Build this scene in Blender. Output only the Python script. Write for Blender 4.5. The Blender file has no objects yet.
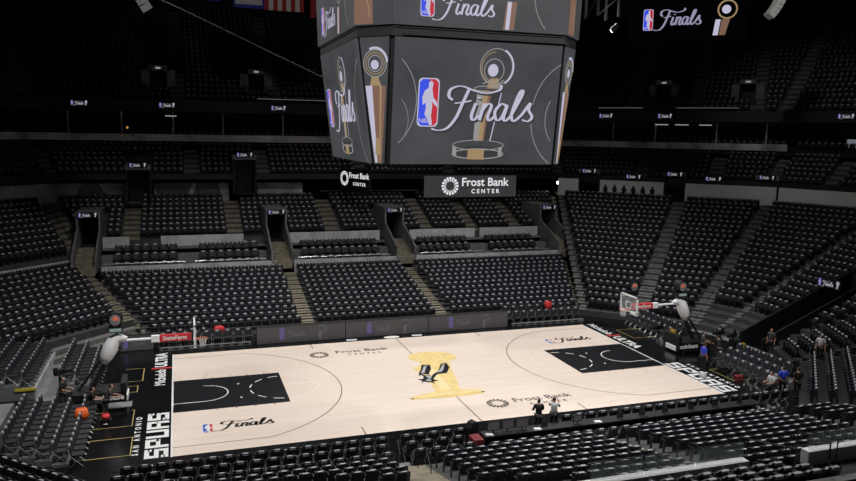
import bpy, math, random
import numpy as np
from mathutils import Vector, Matrix
random.seed(7); rng = np.random.default_rng(7)
S = bpy.context.scene
COL = S.collection
PI = math.pi

# ------------------------------------------------------------------ camera
CAM = (-13.685, -39.577, 13.886); YAW, PITCH, ROLL, FPX = 0.32455, -0.14372, 0.01721, 743.93
fw = Vector((math.sin(YAW)*math.cos(PITCH), math.cos(YAW)*math.cos(PITCH), math.sin(PITCH)))
r0 = Vector((math.cos(YAW), -math.sin(YAW), 0)); u0 = r0.cross(fw)
ri = r0*math.cos(ROLL)+u0*math.sin(ROLL); up = -r0*math.sin(ROLL)+u0*math.cos(ROLL)
cam = bpy.data.objects.new('camera', bpy.data.cameras.new('camera')); COL.objects.link(cam)
cam.matrix_world = Matrix(((ri.x, up.x, -fw.x, CAM[0]), (ri.y, up.y, -fw.y, CAM[1]), (ri.z, up.z, -fw.z, CAM[2]), (0, 0, 0, 1)))
cam.data.sensor_width = 36; cam.data.lens = FPX/856*36; cam.data.clip_end = 400
S.camera = cam
# ------------------------------------------------------------------ world, exposure, lights
W = bpy.data.worlds.new('arena_air'); S.world = W; W.use_nodes = True
W.node_tree.nodes['Background'].inputs[0].default_value = (0.5, 0.55, 0.7, 1)
W.node_tree.nodes['Background'].inputs[1].default_value = 0.002
S.view_settings.view_transform = 'Standard'; S.view_settings.look = 'None'
S.view_settings.exposure = 0.0; S.view_settings.gamma = 1.0; S.view_settings.use_curve_mapping = False

def spot(x, y, z, tx, ty, tz, power, ang, blend=1.0, size=.5, col=(1, .985, .96)):
    l = bpy.data.lights.new('rig_and_fill_spot', 'SPOT'); l.energy = power; l.spot_size = math.radians(ang)
    l.spot_blend = blend; l.shadow_soft_size = size; l.color = col
    o = bpy.data.objects.new('rig_and_fill_spot', l); COL.objects.link(o); o.location = (x, y, z)
    o.rotation_euler = (Vector((tx, ty, tz))-Vector((x, y, z))).to_track_quat('-Z', 'Y').to_euler()
for sx in (-1, 1):
    for sy in (-1, 1):
        spot(sx*17, sy*15, 27, sx*7, 0, 0, 9500, 92)
        spot(sx*6, sy*18, 27, sx*4, 0, 0, 8200, 88)
for lx, ly, tx, ty, p in ((0, 8, 0, 20, 5200), (-13, 7, -17, 19, 5200), (13, 7, 17, 19, 5200), (13, -4, 27, 4, 4500), (9, 5, 24, -7, 4500), (-14, -3, -21, 2, 3200), (0, -9, 3, -19, 9500), (13, -9, 11, -19, 8500), (-14, -9, -18, -10, 3600)):  # added fill spots without fixtures, brightening the stands and the near ledge
    spot(lx, ly, 25.5, tx, ty, 2, p, 78)
spot(-8, 0, 28.5, -6, 20, 25, 900, 50); spot(12, -8, 29, 26, 3.5, 23, 4500, 30); spot(-10, 0, 29, -16, 12, 23, 60, 30)  # added unseen spots that brighten the flags and both speaker arrays

# ------------------------------------------------------------------ materials
def mat(name, col, rough=.6, metal=0, spec=.5, emis=None, es=1.0, noise=0, nscale=4, bump=0, trans=0, alpha=1):
    m = bpy.data.materials.new(name); m.use_nodes = True; nt = m.node_tree; b = nt.nodes['Principled BSDF']
    b.inputs['Base Color'].default_value = (*col, 1); b.inputs['Roughness'].default_value = rough
    b.inputs['Metallic'].default_value = metal; b.inputs['Specular IOR Level'].default_value = spec
    if emis: b.inputs['Emission Color'].default_value = (*emis, 1); b.inputs['Emission Strength'].default_value = es
    if trans: b.inputs['Transmission Weight'].default_value = trans
    if alpha < 1: b.inputs['Alpha'].default_value = alpha
    if noise or bump:
        tc = nt.nodes.new('ShaderNodeTexCoord'); n = nt.nodes.new('ShaderNodeTexNoise'); n.inputs['Scale'].default_value = nscale
        n.inputs['Detail'].default_value = 5; nt.links.new(tc.outputs['Object'], n.inputs['Vector'])
        if noise:
            r = nt.nodes.new('ShaderNodeMapRange'); r.inputs['To Min'].default_value = 1-noise; r.inputs['To Max'].default_value = 1+noise
            r.inputs['From Min'].default_value = .3; r.inputs['From Max'].default_value = .7
            mx = nt.nodes.new('ShaderNodeMix'); mx.data_type = 'RGBA'; mx.blend_type = 'MULTIPLY'; mx.inputs[0].default_value = 1
            mx.inputs[6].default_value = (*col, 1); nt.links.new(n.outputs['Fac'], r.inputs['Value'])
            nt.links.new(r.outputs[0], mx.inputs[7]); nt.links.new(mx.outputs[2], b.inputs['Base Color'])
        if bump:
            bp = nt.nodes.new('ShaderNodeBump'); bp.inputs['Strength'].default_value = bump; bp.inputs['Distance'].default_value = .02
            nt.links.new(n.outputs['Fac'], bp.inputs['Height']); nt.links.new(bp.outputs[0], b.inputs['Normal'])
    return m
def glow(name, col, s=1.0):
    return mat(name, (0.01, 0.01, 0.012), .35, emis=col, es=s)
M = dict(
    seat=mat('seat_plastic', (.018, .019, .027), .34, noise=.3, nscale=3),
    seatpad=mat('seat_fabric', (.026, .027, .035), .42, noise=.25, nscale=6),
    cushion=mat('dark_cushion', (.013, .014, .018), .7), hilite_emblem=mat('seat_highlight_emblem', (.42, .42, .46), .4),  # pale grey: painted highlight of the seat tops, also the courtside chair emblems
    steel=mat('dark_steel', (.04, .04, .045), .4, .6),
    chrome=mat('pale_frame_steel', (.5, .5, .52), .3, .7),
    concrete=mat('riser_concrete', (.055, .055, .056), .8, noise=.25, nscale=1.5),
    riserlight=mat('bare_riser_concrete', (.2, .2, .21), .8, noise=.2, nscale=1.5),
    stair=mat('stair_concrete', (.21, .185, .135), .8, noise=.3, nscale=2.5),
    stairgrey=mat('grey_stair_concrete', (.16, .16, .155), .8, noise=.25, nscale=2.5),
    darkwall=mat('dark_wall', (.012, .012, .013), .8, noise=.3, nscale=1),
    black=mat('black_paint', (.004, .004, .005), .6),
    gloss=mat('gloss_black_floor', (.0045, .005, .006), .22, noise=.3, nscale=.7),
    whitewall=mat('ledge_wall', (.5, .5, .52), .7, noise=.25, nscale=1.2),
    greywall=mat('grey_wall', (.16, .16, .165), .8, noise=.3, nscale=.8),
    white=mat('white_paint', (.8, .8, .8), .5), pad=mat('white_cover', (.9, .9, .92), .6, bump=.4, nscale=6),
    red=mat('red_cover', (.65, .03, .04), .6), orange=mat('orange_cloth', (.9, .16, .03), .6),
    blue=mat('blue_cloth', (.02, .06, .62), .7), blackcloth=mat('black_cloth', (.01, .01, .012), .8),
    greycloth=mat('grey_cloth', (.05, .05, .055), .8), whitecloth=mat('white_cloth', (.6, .6, .62), .8),
    skin=mat('skin', (.45, .24, .16), .6), hair=mat('dark_hair', (.012, .009, .008), .6),
    linedark=mat('line_brown', (.16, .11, .075), .5), linepale=mat('line_pale', (.9, .86, .8), .45),
    gold=mat('gold_floor_paint', (.84, .64, .27), .45, noise=.1, nscale=2), ink=mat('black_floor_paint', (.006, .007, .01), .35),
    silver=mat('silver_floor_paint', (.4, .41, .43), .5), redpaint=mat('red_floor_paint', (.6, .04, .04), .5),
    bluepaint=mat('blue_floor_paint', (.03, .09, .5), .5), yellow=mat('yellow_line', (.7, .55, .04), .6),
    tape=mat('gold_tape', (.45, .35, .12), .5),
    glass=mat('rail_glass', (.75, .85, .85), .08, trans=.0, alpha=.22),
    acrylic=mat('backboard_glass', (.8, .85, .9), .05, alpha=.15),
    mural=mat('mural_paint', (.66, .66, .68), .8, noise=.6, nscale=.45), net=mat('net_cord', (.8, .8, .8), .8), rim=mat('rim_orange', (.8, .2, .06), .4),
    navy=mat('navy_banner', (.02, .03, .3), .8), flagred=mat('flag_red', (.3, .02, .025), .8), flagwhite=mat('flag_white', (.5, .5, .52), .8),
    amber=glow('amber_lamp', (1, .5, .12), .5), bulb=glow('lamp_glow', (1, .93, .8), 6),
    screen=None, sw=glow('screen_white', (.5, .48, .62), 1.0), sw2=glow('screen_silver', (.28, .27, .27), 1.0),
    sgold=glow('screen_gold', (.33, .23, .12), 1), sbrown=glow('screen_bronze', (.2, .11, .075), 1),
    sblue=glow('screen_blue', (.04, .075, .75), 1), sred=glow('screen_red', (.5, .02, .035), 1), sdk=glow('screen_dark_grey', (.035, .036, .038), 1),
    dw=glow('sign_white', (.32, .31, .36), 1), dblue=glow('sign_blue', (.03, .04, .35), 1), led=glow('led_board_grey', (.04, .037, .038), 1),
    ledw=glow('led_board_glow', (.09, .08, .1), 1), ledv=glow('led_board_violet', (.08, .06, .17), 1),
)
def screen_mat():
    m = glow('screen_field', (.05, .053, .056), 1); nt = m.node_tree; b = nt.nodes['Principled BSDF']
    tc = nt.nodes.new('ShaderNodeTexCoord'); n = nt.nodes.new('ShaderNodeTexNoise'); n.inputs['Scale'].default_value = .35; n.inputs['Detail'].default_value = 6
    nt.links.new(tc.outputs['Object'], n.inputs['Vector'])
    cr = nt.nodes.new('ShaderNodeValToRGB'); cr.color_ramp.elements[0].position = .3; cr.color_ramp.elements[1].position = .75
    cr.color_ramp.elements[0].color = (.036, .038, .041, 1); cr.color_ramp.elements[1].color = (.068, .071, .076, 1)
    nt.links.new(n.outputs['Fac'], cr.inputs[0]); nt.links.new(cr.outputs[0], b.inputs['Emission Color']); return m
M['screen'] = screen_mat()
def wood_mat():
    m = mat('maple_planks', (.8, .69, .58), .42, spec=.3); nt = m.node_tree; b = nt.nodes['Principled BSDF']
    tc = nt.nodes.new('ShaderNodeTexCoord'); br = nt.nodes.new('ShaderNodeTexBrick')
    br.inputs['Scale'].default_value = 1; br.inputs['Brick Width'].default_value = 2.1; br.inputs['Row Height'].default_value = .12
    br.inputs['Mortar Size'].default_value = .002; br.offset = .37
    br.inputs['Color1'].default_value = (.86, .735, .645, 1); br.inputs['Color2'].default_value = (.80, .675, .585, 1); br.inputs['Mortar'].default_value = (.6, .48, .38, 1)
    nt.links.new(tc.outputs['Object'], br.inputs['Vector']); nt.links.new(br.outputs['Color'], b.inputs['Base Color']); return m
M['wood'] = wood_mat()

# ------------------------------------------------------------------ helpers
class MB:
    def __init__(s): s.v = []; s.f = []; s.m = []; s.mats = []
    def mi(s, m):
        m = M[m]
        if m not in s.mats: s.mats.append(m)
        return s.mats.index(m)
    def poly(s, pts, m): s.face(len(s.v), pts, m)
    def face(s, b, pts, m): s.v += [tuple(p) for p in pts]; s.f.append(tuple(range(b, b+len(pts)))); s.m.append(s.mi(m))
    def hexa(s, c, m):      # 8 corners: bottom 4 ccw, top 4 ccw
        if sum(c[i][0]*c[(i+1) % 4][1]-c[(i+1) % 4][0]*c[i][1] for i in range(4)) < 0: c = [c[i] for i in (3, 2, 1, 0, 7, 6, 5, 4)]
        b = len(s.v); s.v += [tuple(p) for p in c]; k = s.mi(m)
        for q in ((0, 3, 2, 1), (4, 5, 6, 7), (0, 1, 5, 4), (1, 2, 6, 5), (2, 3, 7, 6), (3, 0, 4, 7)):
            s.f.append(tuple(b+i for i in q)); s.m.append(k)
    def box(s, x0, x1, y0, y1, z0, z1, m):
        s.hexa([(x0, y0, z0), (x1, y0, z0), (x1, y1, z0), (x0, y1, z0), (x0, y0, z1), (x1, y0, z1), (x1, y1, z1), (x0, y1, z1)], m)
    def prism(s, pts, z0, z1, m, plane='xy', off=0):
        n = len(pts); b = len(s.v); k = s.mi(m)
        for z in (z0, z1):
            for p in pts: s.v.append((p[0], p[1], z) if plane == 'xy' else (p[0], z, p[1]))
        s.f.append(tuple(b+i for i in range(n-1, -1, -1))); s.f.append(tuple(b+n+i for i in range(n))); s.m += [k, k]
        for i in range(n): s.f.append((b+i, b+(i+1) % n, b+n+(i+1) % n, b+n+i)); s.m.append(k)
    def tube(s, pts, r, m, n=6, caps=True):
        pts = [Vector(p) for p in pts]; k = s.mi(m); rings = []
        for i, p in enumerate(pts):
            d = (pts[min(i+1, len(pts)-1)]-pts[max(i-1, 0)]).normalized()
            a = d.cross(Vector((0, 0, 1)) if abs(d.z) < .9 else Vector((1, 0, 0))).normalized(); c = d.cross(a)
            rr = r[i] if isinstance(r, (list, tuple)) else r; b = len(s.v); rings.append(b)
            for j in range(n):
                t = 2*PI*j/n; s.v.append(tuple(p+a*(rr*math.cos(t))+c*(rr*math.sin(t))))
        for q in range(len(rings)-1):
            for j in range(n): s.f.append((rings[q]+j, rings[q]+(j+1) % n, rings[q+1]+(j+1) % n, rings[q+1]+j)); s.m.append(k)
        if caps: s.f.append(tuple(rings[0]+j for j in range(n-1, -1, -1))); s.f.append(tuple(rings[-1]+j for j in range(n))); s.m += [k, k]
    def slab(s, grid, th, m):  # grid rows x cols of points, thickness along +y
        R, Cn = len(grid), len(grid[0]); b = len(s.v); k = s.mi(m)
        for sgn in (0, 1):
            for r in grid:
                for p in r: s.v.append((p[0], p[1]+sgn*th, p[2]))
        N = R*Cn
        for r in range(R-1):
            for c in range(Cn-1):
                a = b+r*Cn+c; s.f.append((a, a+1, a+Cn+1, a+Cn)); s.f.append((N+a+Cn, N+a+Cn+1, N+a+1, N+a)); s.m += [k, k]
        edge = [(0, c) for c in range(Cn)]+[(r, Cn-1) for r in range(1, R)]+[(R-1, c) for c in range(Cn-2, -1, -1)]+[(r, 0) for r in range(R-2, 0, -1)]
        for i in range(len(edge)):
            p, q = edge[i], edge[(i+1) % len(edge)]; a = b+p[0]*Cn+p[1]; c = b+q[0]*Cn+q[1]
            s.f.append((c, a, a+N, c+N)); s.m.append(k)
    def mesh(s, name, smooth=False):
        me = bpy.data.meshes.new(name); me.from_pydata(s.v, [], s.f)
        for x in s.mats: me.materials.append(x)
        me.polygons.foreach_set('material_index', s.m)
        if smooth: me.polygons.foreach_set('use_smooth', [True]*len(s.f))
        me.update(); return me
    def build(s, name, parent=None, smooth=False):
        return link(name, s.mesh(name, smooth), parent)
def link(name, me, parent=None):
    o = bpy.data.objects.new(name, me); COL.objects.link(o)
    if parent: o.parent = parent
    return o
def tag(o, label, cat, group=None, kind=None):
    o['label'] = label; o['category'] = cat
    if group: o['group'] = group
    if kind: o['kind'] = kind
    return o
def struct(o): o['kind'] = 'structure'; return o
def empty(name, loc, rz=0):
    o = bpy.data.objects.new(name, None); COL.objects.link(o); o.location = loc; o.rotation_euler = (0, 0, rz); o.empty_display_size = .2; return o
def thing(name, label, cat, loc=(0, 0, 0), rz=0, group=None): return tag(empty(name, loc, rz), label, cat, group)
def text_mesh(txt, size, m, name='lettering', bold=.0, ext=.004, sx=1.0, align='CENTER', space=1.0):
    c = bpy.data.curves.new(name, 'FONT'); c.body = txt; c.size = size; c.align_x = align; c.align_y = 'CENTER'; c.extrude = ext; c.offset = bold
    c.space_character = space; c.resolution_u = 3
    o = bpy.data.objects.new(name, c); COL.objects.link(o)
    me = bpy.data.meshes.new_from_object(o.evaluated_get(bpy.context.evaluated_depsgraph_get()))
    bpy.data.objects.remove(o); bpy.data.curves.remove(c)
    me.materials.clear(); me.materials.append(M[m])
    if sx != 1: me.transform(Matrix.Scale(sx, 4, (1, 0, 0)))
    me.name = name; return me
def frame(origin, xdir, updir):   # matrix: local x, local y(up), local z = out of the page
    x = Vector(xdir).normalized(); u = Vector(updir); u = (u-x*u.dot(x)).normalized(); n = x.cross(u)
    return Matrix(((x.x, u.x, n.x, origin[0]), (x.y, u.y, n.y, origin[1]), (x.z, u.z, n.z, origin[2]), (0, 0, 0, 1)))
def place(o, Mx): o.matrix_local = Mx; return o
def catmull(p, n=6):
    out = []; P = [p[0]]+list(p)+[p[-1]]
    for i in range(1, len(P)-2):
        a, b, c, d = [np.array(q, float) for q in P[i-1:i+3]]
        for k in range(n):
            t = k/n; out.append(tuple(.5*((2*b)+(c-a)*t+(2*a-5*b+4*c-d)*t*t+(3*b-3*c+d-a)*t**3)))
    out.append(tuple(p[-1])); return out
def ribbon(mb, pts, w, m, z=0, calli=False, closed=False, ext=.0):
    pts = [np.array(p[:2], float) for p in pts]; n = len(pts); L = []
    for i, p in enumerate(pts):
        a = pts[(i-1) % n] if closed or i > 0 else p; c = pts[(i+1) % n] if closed or i < n-1 else p
        d = c-a; d = d/(np.linalg.norm(d)+1e-9); nn = np.array([-d[1], d[0]])
        ww = w*(.35+1.0*abs(d[1])) if calli else w
        L.append((p+nn*ww/2, p-nn*ww/2))
    for i in range(n if closed else n-1):
        a, b = L[i], L[(i+1) % n]
        q = [(*a[0], z), (*a[1], z), (*b[1], z), (*b[0], z)]
        if (a[1][0]-a[0][0])*(b[1][1]-a[0][1])-(a[1][1]-a[0][1])*(b[1][0]-a[0][0]) < 0: q.reverse()
        mb.poly(q, m)
FINALS = [[(.10, .50), (.02, .60), (.06, .78), (.25, .86), (.50, .76), (.75, .70), (1.0, .80), (1.02, .92)],
          [(.40, .78), (.30, .45), (.18, .05), (.02, -.22), (-.15, -.28), (-.28, -.24)], [(.14, .42), (.30, .45), (.46, .50)],
          [(.55, .44), (.48, .12), (.52, .0), (.62, .12)], [(.60, .56), (.61, .60)],
          [(.72, .44), (.64, .0)], [(.66, .2), (.78, .42), (.86, .38), (.80, .1), (.84, 0), (.94, .12)],
          [(1.16, .38), (1.06, .44), (.94, .24), (.98, .02), (1.08, .08), (1.18, .42), (1.12, .1), (1.16, 0), (1.26, .12)],
          [(1.26, .12), (1.44, .62), (1.47, .8), (1.40, .72), (1.28, .2), (1.32, 0), (1.42, .08), (1.50, .2)],
          [(1.50, .2), (1.64, .48), (1.62, .3), (1.70, .12), (1.62, 0), (1.50, .04)]]
def finals(mb, s, m, x=0, y=0, z=0, w=.06, sx=1.3):
    for k, st in enumerate(FINALS):
        ribbon(mb, [(x+s*sx*a, y+s*b) for a, b in catmull(st, 5)], s*w, m, z+k*.0004, True)
def mb_text(mb, txt, size, x, y, z, m):
    me = text_mesh(txt, size, m, ext=0, bold=.01*size); k = len(mb.v); mb.v += [(v.co.x+x, v.co.y+y, z) for v in me.vertices]
    for p in me.polygons: mb.f.append(tuple(i+k for i in p.vertices)); mb.m.append(mb.mi(m))
    bpy.data.meshes.remove(me)
def league_logo(mb, s, x, y, z, mb_, mr, mw):
    # rounded blue and red tag with a white player silhouette
    h = s; w = s*.46
    def rr(x0, x1, y0, y1, r, k=4):
        p = []
        for cx, cy, a in ((x1-r, y1-r, 0), (x0+r, y1-r, 90), (x0+r, y0+r, 180), (x1-r, y0+r, 270)):
            for i in range(k+1): t = math.radians(a+90*i/k); p.append((cx+r*math.cos(t), cy+r*math.sin(t)))
        return p
    mb.poly([(a, b, z) for a, b in rr(x, x+w, y, y+h, w*.2)], mw)
    g = w*.05
    mb.poly([(x+g, y+w*.2, z+.002), (x+w*.2, y+g, z+.002), (x+w*.6, y+g, z+.002), (x+w*.62, y+h*.5, z+.002), (x+w*.5, y+h-g, z+.002), (x+w*.2, y+h-g, z+.002), (x+g, y+h-w*.2, z+.002)], mb_)
    mb.poly([(x+w*.6, y+g, z+.0022), (x+w*.8, y+g, z+.0022), (x+w-g, y+w*.2, z+.0022), (x+w-g, y+h-w*.2, z+.0022), (x+w*.8, y+h-g, z+.0022), (x+w*.5, y+h-g, z+.0022), (x+w*.62, y+h*.5, z+.0022)], mr)
    body = [(.58, .04), (.74, .04), (.66, .22), (.70, .42), (.66, .52), (.84, .44), (.95, .40), (.90, .52), (.74, .60), (.66, .78), (.70, .90), (.60, .95), (.48, .90), (.48, .80), (.30, .74), (.20, .60), (.24, .44), (.36, .50), (.40, .40), (.34, .26), (.50, .14)]
    mb.poly([(x+w*a, y+h*b, z+.004) for a, b in body], mw)
    if s > .9: mb_text(mb, 'NBA', h*.13, x+w*.36, y+h*.12, z+.005, mw)
def ellipse(cx, cy, rx, ry, n=28, a0=0, a1=2*PI): return [(cx+rx*math.cos(a0+(a1-a0)*i/n), cy+ry*math.sin(a0+(a1-a0)*i/n)) for i in range(n+1)]
def trophy(mb, s, x, y, z, full=True):
    # s = total height; foot centre at x,y : glass base, fluted bronze column, ball above with rings
    def P(pts, zz, m): mb.poly([(x+a*s, y+b*s, z+zz) for a, b in pts], m)
    def Rb(pts, w, m, zz): ribbon(mb, [(x+a*s, y+b*s) for a, b in pts], w*s, m, z+zz, closed=False)
    if full:
        P(ellipse(0, .07, .25, .055)[:-1], .0, 'sdk'); Rb(ellipse(0, .05, .25, .045), .010, 'sw2', .001); Rb(ellipse(0, .13, .25, .045), .007, 'sw2', .001)
        P([(-.25, .05), (-.21, .03), (-.21, .11), (-.25, .13)], .002, 'sw2'); P([(-.10, .0), (.06, -.003), (.06, .09), (-.10, .095)], .002, 'sgold'); P([(.2, .03), (.235, .04), (.235, .12), (.2, .11)], .002, 'sw2')
    P([(-.06, .17), (.10, .17), (.19, .62), (-.07, .62)], .003, 'sdk'); P([(-.055, .17), (-.005, .17), (.01, .62), (-.05, .62)], .004, 'sw2'); P([(-.005, .17), (.035, .17), (.06, .62), (.01, .62)], .004, 'sgold')
    P([(.035, .17), (.05, .17), (.09, .62), (.06, .62)], .0045, 'sbrown'); Rb([(.11, .17), (.19, .62)], .010, 'sw', .005); Rb(ellipse(.06, .635, .14, .025), .008, 'sw2', .006)
    P([(.04, .64), (.16, .64), (.15, .73), (.07, .73)], .005, 'sgold'); Rb([(.0, .68), (.07, .71), (.13, .66), (.2, .72)], .010, 'sw2', .007)
    P(ellipse(.09, .80, .05, .055)[:-1], .007, 'sw'); Rb(ellipse(.10, .80, .095, .10), .008, 'sw2', .008)
    Rb(ellipse(.12, .83, .155, .16), .008, 'sw2', .009); Rb(ellipse(.12, .83, .165, .165, 16, -1.0, 1.1), .016, 'sw', .010)
    Rb(ellipse(.11, .82, .13, .14, 16, 1.6, 4.6), .007, 'sgold', .010)

# ------------------------------------------------------------------ bowl geometry
V = [(15.4, 9.5), (20.9, 4.0), (21.6, 2.3), (21.6, -2.3), (20.6, -4.3), (15.4, -9.5), (-15.4, -9.5), (-20.2, -4.7), (-22.6, -2.3), (-22.6, 2.2), (-22.3, 2.6), (-15.4, 9.5)]
NAMES = ['far_right_corner', 'right_bend', 'right_end', 'right_near_bend', 'near_right_corner', 'near_side', 'near_left_corner', 'left_near_bend', 'left_end', 'left_bend', 'far_left_corner', 'far_side']
class Facet:
    pass
FC = {}
nv = len(V)
def tdir(i): a = np.array(V[i]); b = np.array(V[(i+1) % nv]); d = b-a; return d/np.linalg.norm(d), np.linalg.norm(b-a)
for i in range(nv):
    f = Facet(); f.t, f.L = tdir(i); f.p = np.array(V[i]); f.n = np.array([-f.t[1], f.t[0]])
    tp, _ = tdir((i-1) % nv); tn, _ = tdir((i+1) % nv)
    f.m0 = math.tan(math.acos(min(1, float(f.t@tp)))/2); f.m1 = math.tan(math.acos(min(1, float(f.t@tn)))/2)
    f.name = NAMES[i]; FC[f.name] = f
def P3(f, u, d, z): q = f.p+f.t*u+f.n*d; return (q[0], q[1], z)
def ux(f, x): return (x-f.p[0])/f.t[0]      # for far/near facets
def minus(iv, holes):
    for a, b in holes:
        out = []
        for s, e in iv:
            if b <= s or a >= e: out.append((s, e)); continue
            if a > s: out.append((s, a))
            if b < e: out.append((b, e))
        iv = out
    return [(s, e) for s, e in iv if e-s > .05]
SEATS = {'arena_seat': [], 'club_chair': []}
AX = (-1, 0, 1)
def rows(f, name, n, d0, z0, tread, rise, zbase=None, holes=(), aisles=(), seat='arena_seat', sw=.55, edge=.5, skip=(), matn='concrete', mstair='stair', only=None, tagname=None, stairs=True, seativ=None):
    """holes: (u0,u1,d_from,d_to) cut through; aisles: (uc,width) ; edge: half aisle at the mitres"""
    mb = MB(); st = MB(); zb = z0-.4 if zbase is None else zbase
    for i in range(n):
        d = d0+i*tread; z = z0+i*rise; d1 = d+tread
        hs = [(h[0], h[1]) for h in holes if h[2] < d1-.01 and h[3] > d+.01]
        for a, b in minus([(-f.m0*d, f.L+f.m1*d)], hs):
            e0 = (a-(-f.m0*d)) < 1e-6; e1 = (f.L+f.m1*d-b) < 1e-6
            a1 = -f.m0*d1 if e0 else a; b1 = f.L+f.m1*d1 if e1 else b
            zl = (zb if i == 0 else z-rise-.03)
            mb.hexa([P3(f, b, d, zl), P3(f, a, d, zl), P3(f, a1, d1, zl), P3(f, b1, d1, zl), P3(f, b, d, z), P3(f, a, d, z), P3(f, a1, d1, z), P3(f, b1, d1, z)], matn)
        al = [(u-w/2, u+w/2) for u, w in aisles]
        ed = d+tread*.5
        full = [(-f.m0*ed, f.L+f.m1*ed)]
        if edge: al += [(full[0][0]-1, full[0][0]+edge), (full[0][1]-edge, full[0][1]+1)]
        if stairs:
            sl = [a for a in al]
            for a, b in sl:
                for s, e in minus([(max(a, full[0][0]), min(b, full[0][1]))], hs):
                    st.hexa([P3(f, e, d+tread*.45, z), P3(f, s, d+tread*.45, z), P3(f, s, d1, z), P3(f, e, d1, z), P3(f, e, d+tread*.45, z+rise*.5), P3(f, s, d+tread*.45, z+rise*.5), P3(f, s, d1, z+rise*.5), P3(f, e, d1, z+rise*.5)], mstair)
                    st.hexa([P3(f, e, d, z), P3(f, s, d, z), P3(f, s, d+tread*.45, z), P3(f, e, d+tread*.45, z), P3(f, e, d, z+.012), P3(f, s, d, z+.012), P3(f, s, d+tread*.45, z+.012), P3(f, e, d+tread*.45, z+.012)], mstair)
        if i in skip or seat is None: continue
        iv = minus(full if seativ is None else [(max(a, full[0][0]), min(b, full[0][1])) for a, b in seativ], al+[(a-.15, b+.15) for a, b in hs])
        for a, b in iv:
            k = int((b-a)/sw)
            if k < 1: continue
            for j in range(k):
                u = (a+b)/2+(j-(k-1)/2)*sw; q = P3(f, u, d+tread*.72, z)
                SEATS[seat].append((q[0], q[1], q[2], math.atan2(f.n[1], f.n[0])-PI/2, tagname or name, i))
    o = struct(mb.build('seating_risers')); 
    if st.v: struct(st.build('aisle_stairs'))
    return o
def wallseg(f, u0, u1, d, z0, z1, m, th=.15, name='ledge_wall', m2=None):
    mb = MB(); mb.hexa([P3(f, u1, d, z0), P3(f, u0, d, z0), P3(f, u0, d+th, z0), P3(f, u1, d+th, z0), P3(f, u1, d, z1), P3(f, u0, d, z1), P3(f, u0, d+th, z1), P3(f, u1, d+th, z1)], m)
    return struct(mb.build(name))
def deckseg(f, d0, d1, z, m, th=.15, holes=(), name='walkway_floor'):
    mb = MB()
    for a, b in minus([(-f.m0*d0, f.L+f.m1*d0)], holes):
        e0 = a <= -f.m0*d0+1e-6; e1 = b >= f.L+f.m1*d0-1e-6
        a1 = -f.m0*d1 if e0 else a; b1 = f.L+f.m1*d1 if e1 else b
        mb.hexa([P3(f, b, d0, z-th), P3(f, a, d0, z-th), P3(f, a1, d1, z-th), P3(f, b1, d1, z-th), P3(f, b, d0, z), P3(f, a, d0, z), P3(f, a1, d1, z), P3(f, b1, d1, z)], m)
    return struct(mb.build(name))
def U(f, d): return (-f.m0*d, f.L+f.m1*d)

far, near = FC['far_side'], FC['near_side']
frc, rb, re_, rnb, nrc, nlc, lnb, le, lb, flc = [FC[k] for k in ('far_right_corner', 'right_bend', 'right_end', 'right_near_bend', 'near_right_corner', 'near_left_corner', 'left_near_bend', 'left_end', 'left_bend', 'far_left_corner')]
X = lambda x: ux(far, x)
# floor and shell
mb = MB(); mb.box(-60, 60, -50, 60, -.4, 0, 'gloss'); struct(mb.build('floor'))
SH = 44
def shell():
    mb = MB()
    ring = []
    for i in range(nv):
        f = FC[NAMES[i]]; ring.append(P3(f, -f.m0*SH, SH, 0)[:2])
    mb2 = MB()
    for i in range(nv):
        a, b = ring[i], ring[(i+1) % nv]
        w = MB(); w.poly([(a[0], a[1], 0), (b[0], b[1], 0), (b[0], b[1], 36), (a[0], a[1], 36)], 'black')
        struct(w.build('wall_'+NAMES[i]))
    mb2.poly([(x, y, 36) for x, y in ring], 'black'); struct(mb2.build('ceiling'))
shell()

# ---- far side
vx = [-20.6, -5.85, 4.65, 20.1]                       # the lower portals
aT1 = [(X(-5.35), .95), (X(4.6), 1.05)]
rows(far, 'lower tier of the far side', 12, .9, .3, .85, .185, zbase=0, aisles=aT1, edge=.2)
t1aisle = None
for (x0, x1) in ((-19.4, -6.3), (-4.9, 4.0), (5.2, 19.3)):
    wallseg(far, min(X(x0), X(x1)), max(X(x0), X(x1)), 10.95+.2, 2.2, 3.42, 'whitewall')
# terrace
th = [(X(x)-1.0, X(x)+1.0, 11, 16) for x in vx]
blocks = [(-19.0, -13.6), (-12.3, -7.5), (-4.3, 3.0), (6.2, 11.5), (12.9, 18.0)]
rows(far, 'terrace of the far side', 3, 11.3, 2.75, 1.05, .54, zbase=2.2, holes=th, seat='club_chair', sw=.68, edge=0,
     seativ=[(min(X(a), X(b)), max(X(a), X(b))) for a, b in blocks], stairs=False, matn='stairgrey')
deckseg(far, 14.45, 15.1, 4.3, 'stairgrey', holes=[(h[0], h[1]) for h in th])
for (a, b) in ((-19.6, -17.6), (-15.2, -8.6), (-4.7, 3.3), (6.1, 12.5), (13, 19)):
    wallseg(far, min(X(a), X(b)), max(X(a), X(b)), 15.05, 4.3, 5.15, 'whitewall')
# tier two
a2 = [(X(-17.5), 1.3), (X(-9.2), 1.3), (X(-.8), 1.4), (X(8), 1.3), (X(17), 1.3), (X(12.5), 1.2)]
h2 = [(X(x)-.95, X(x)+.95, 14, 19.4) for x in vx]
rows(far, 'second tier of the far side', 8, 15.3, 4.85, .82, .335, zbase=4.3, holes=h2, aisles=a2, sw=.53, edge=.6)
deckseg(far, 21.86, 30, 7.25, 'concrete')
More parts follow.
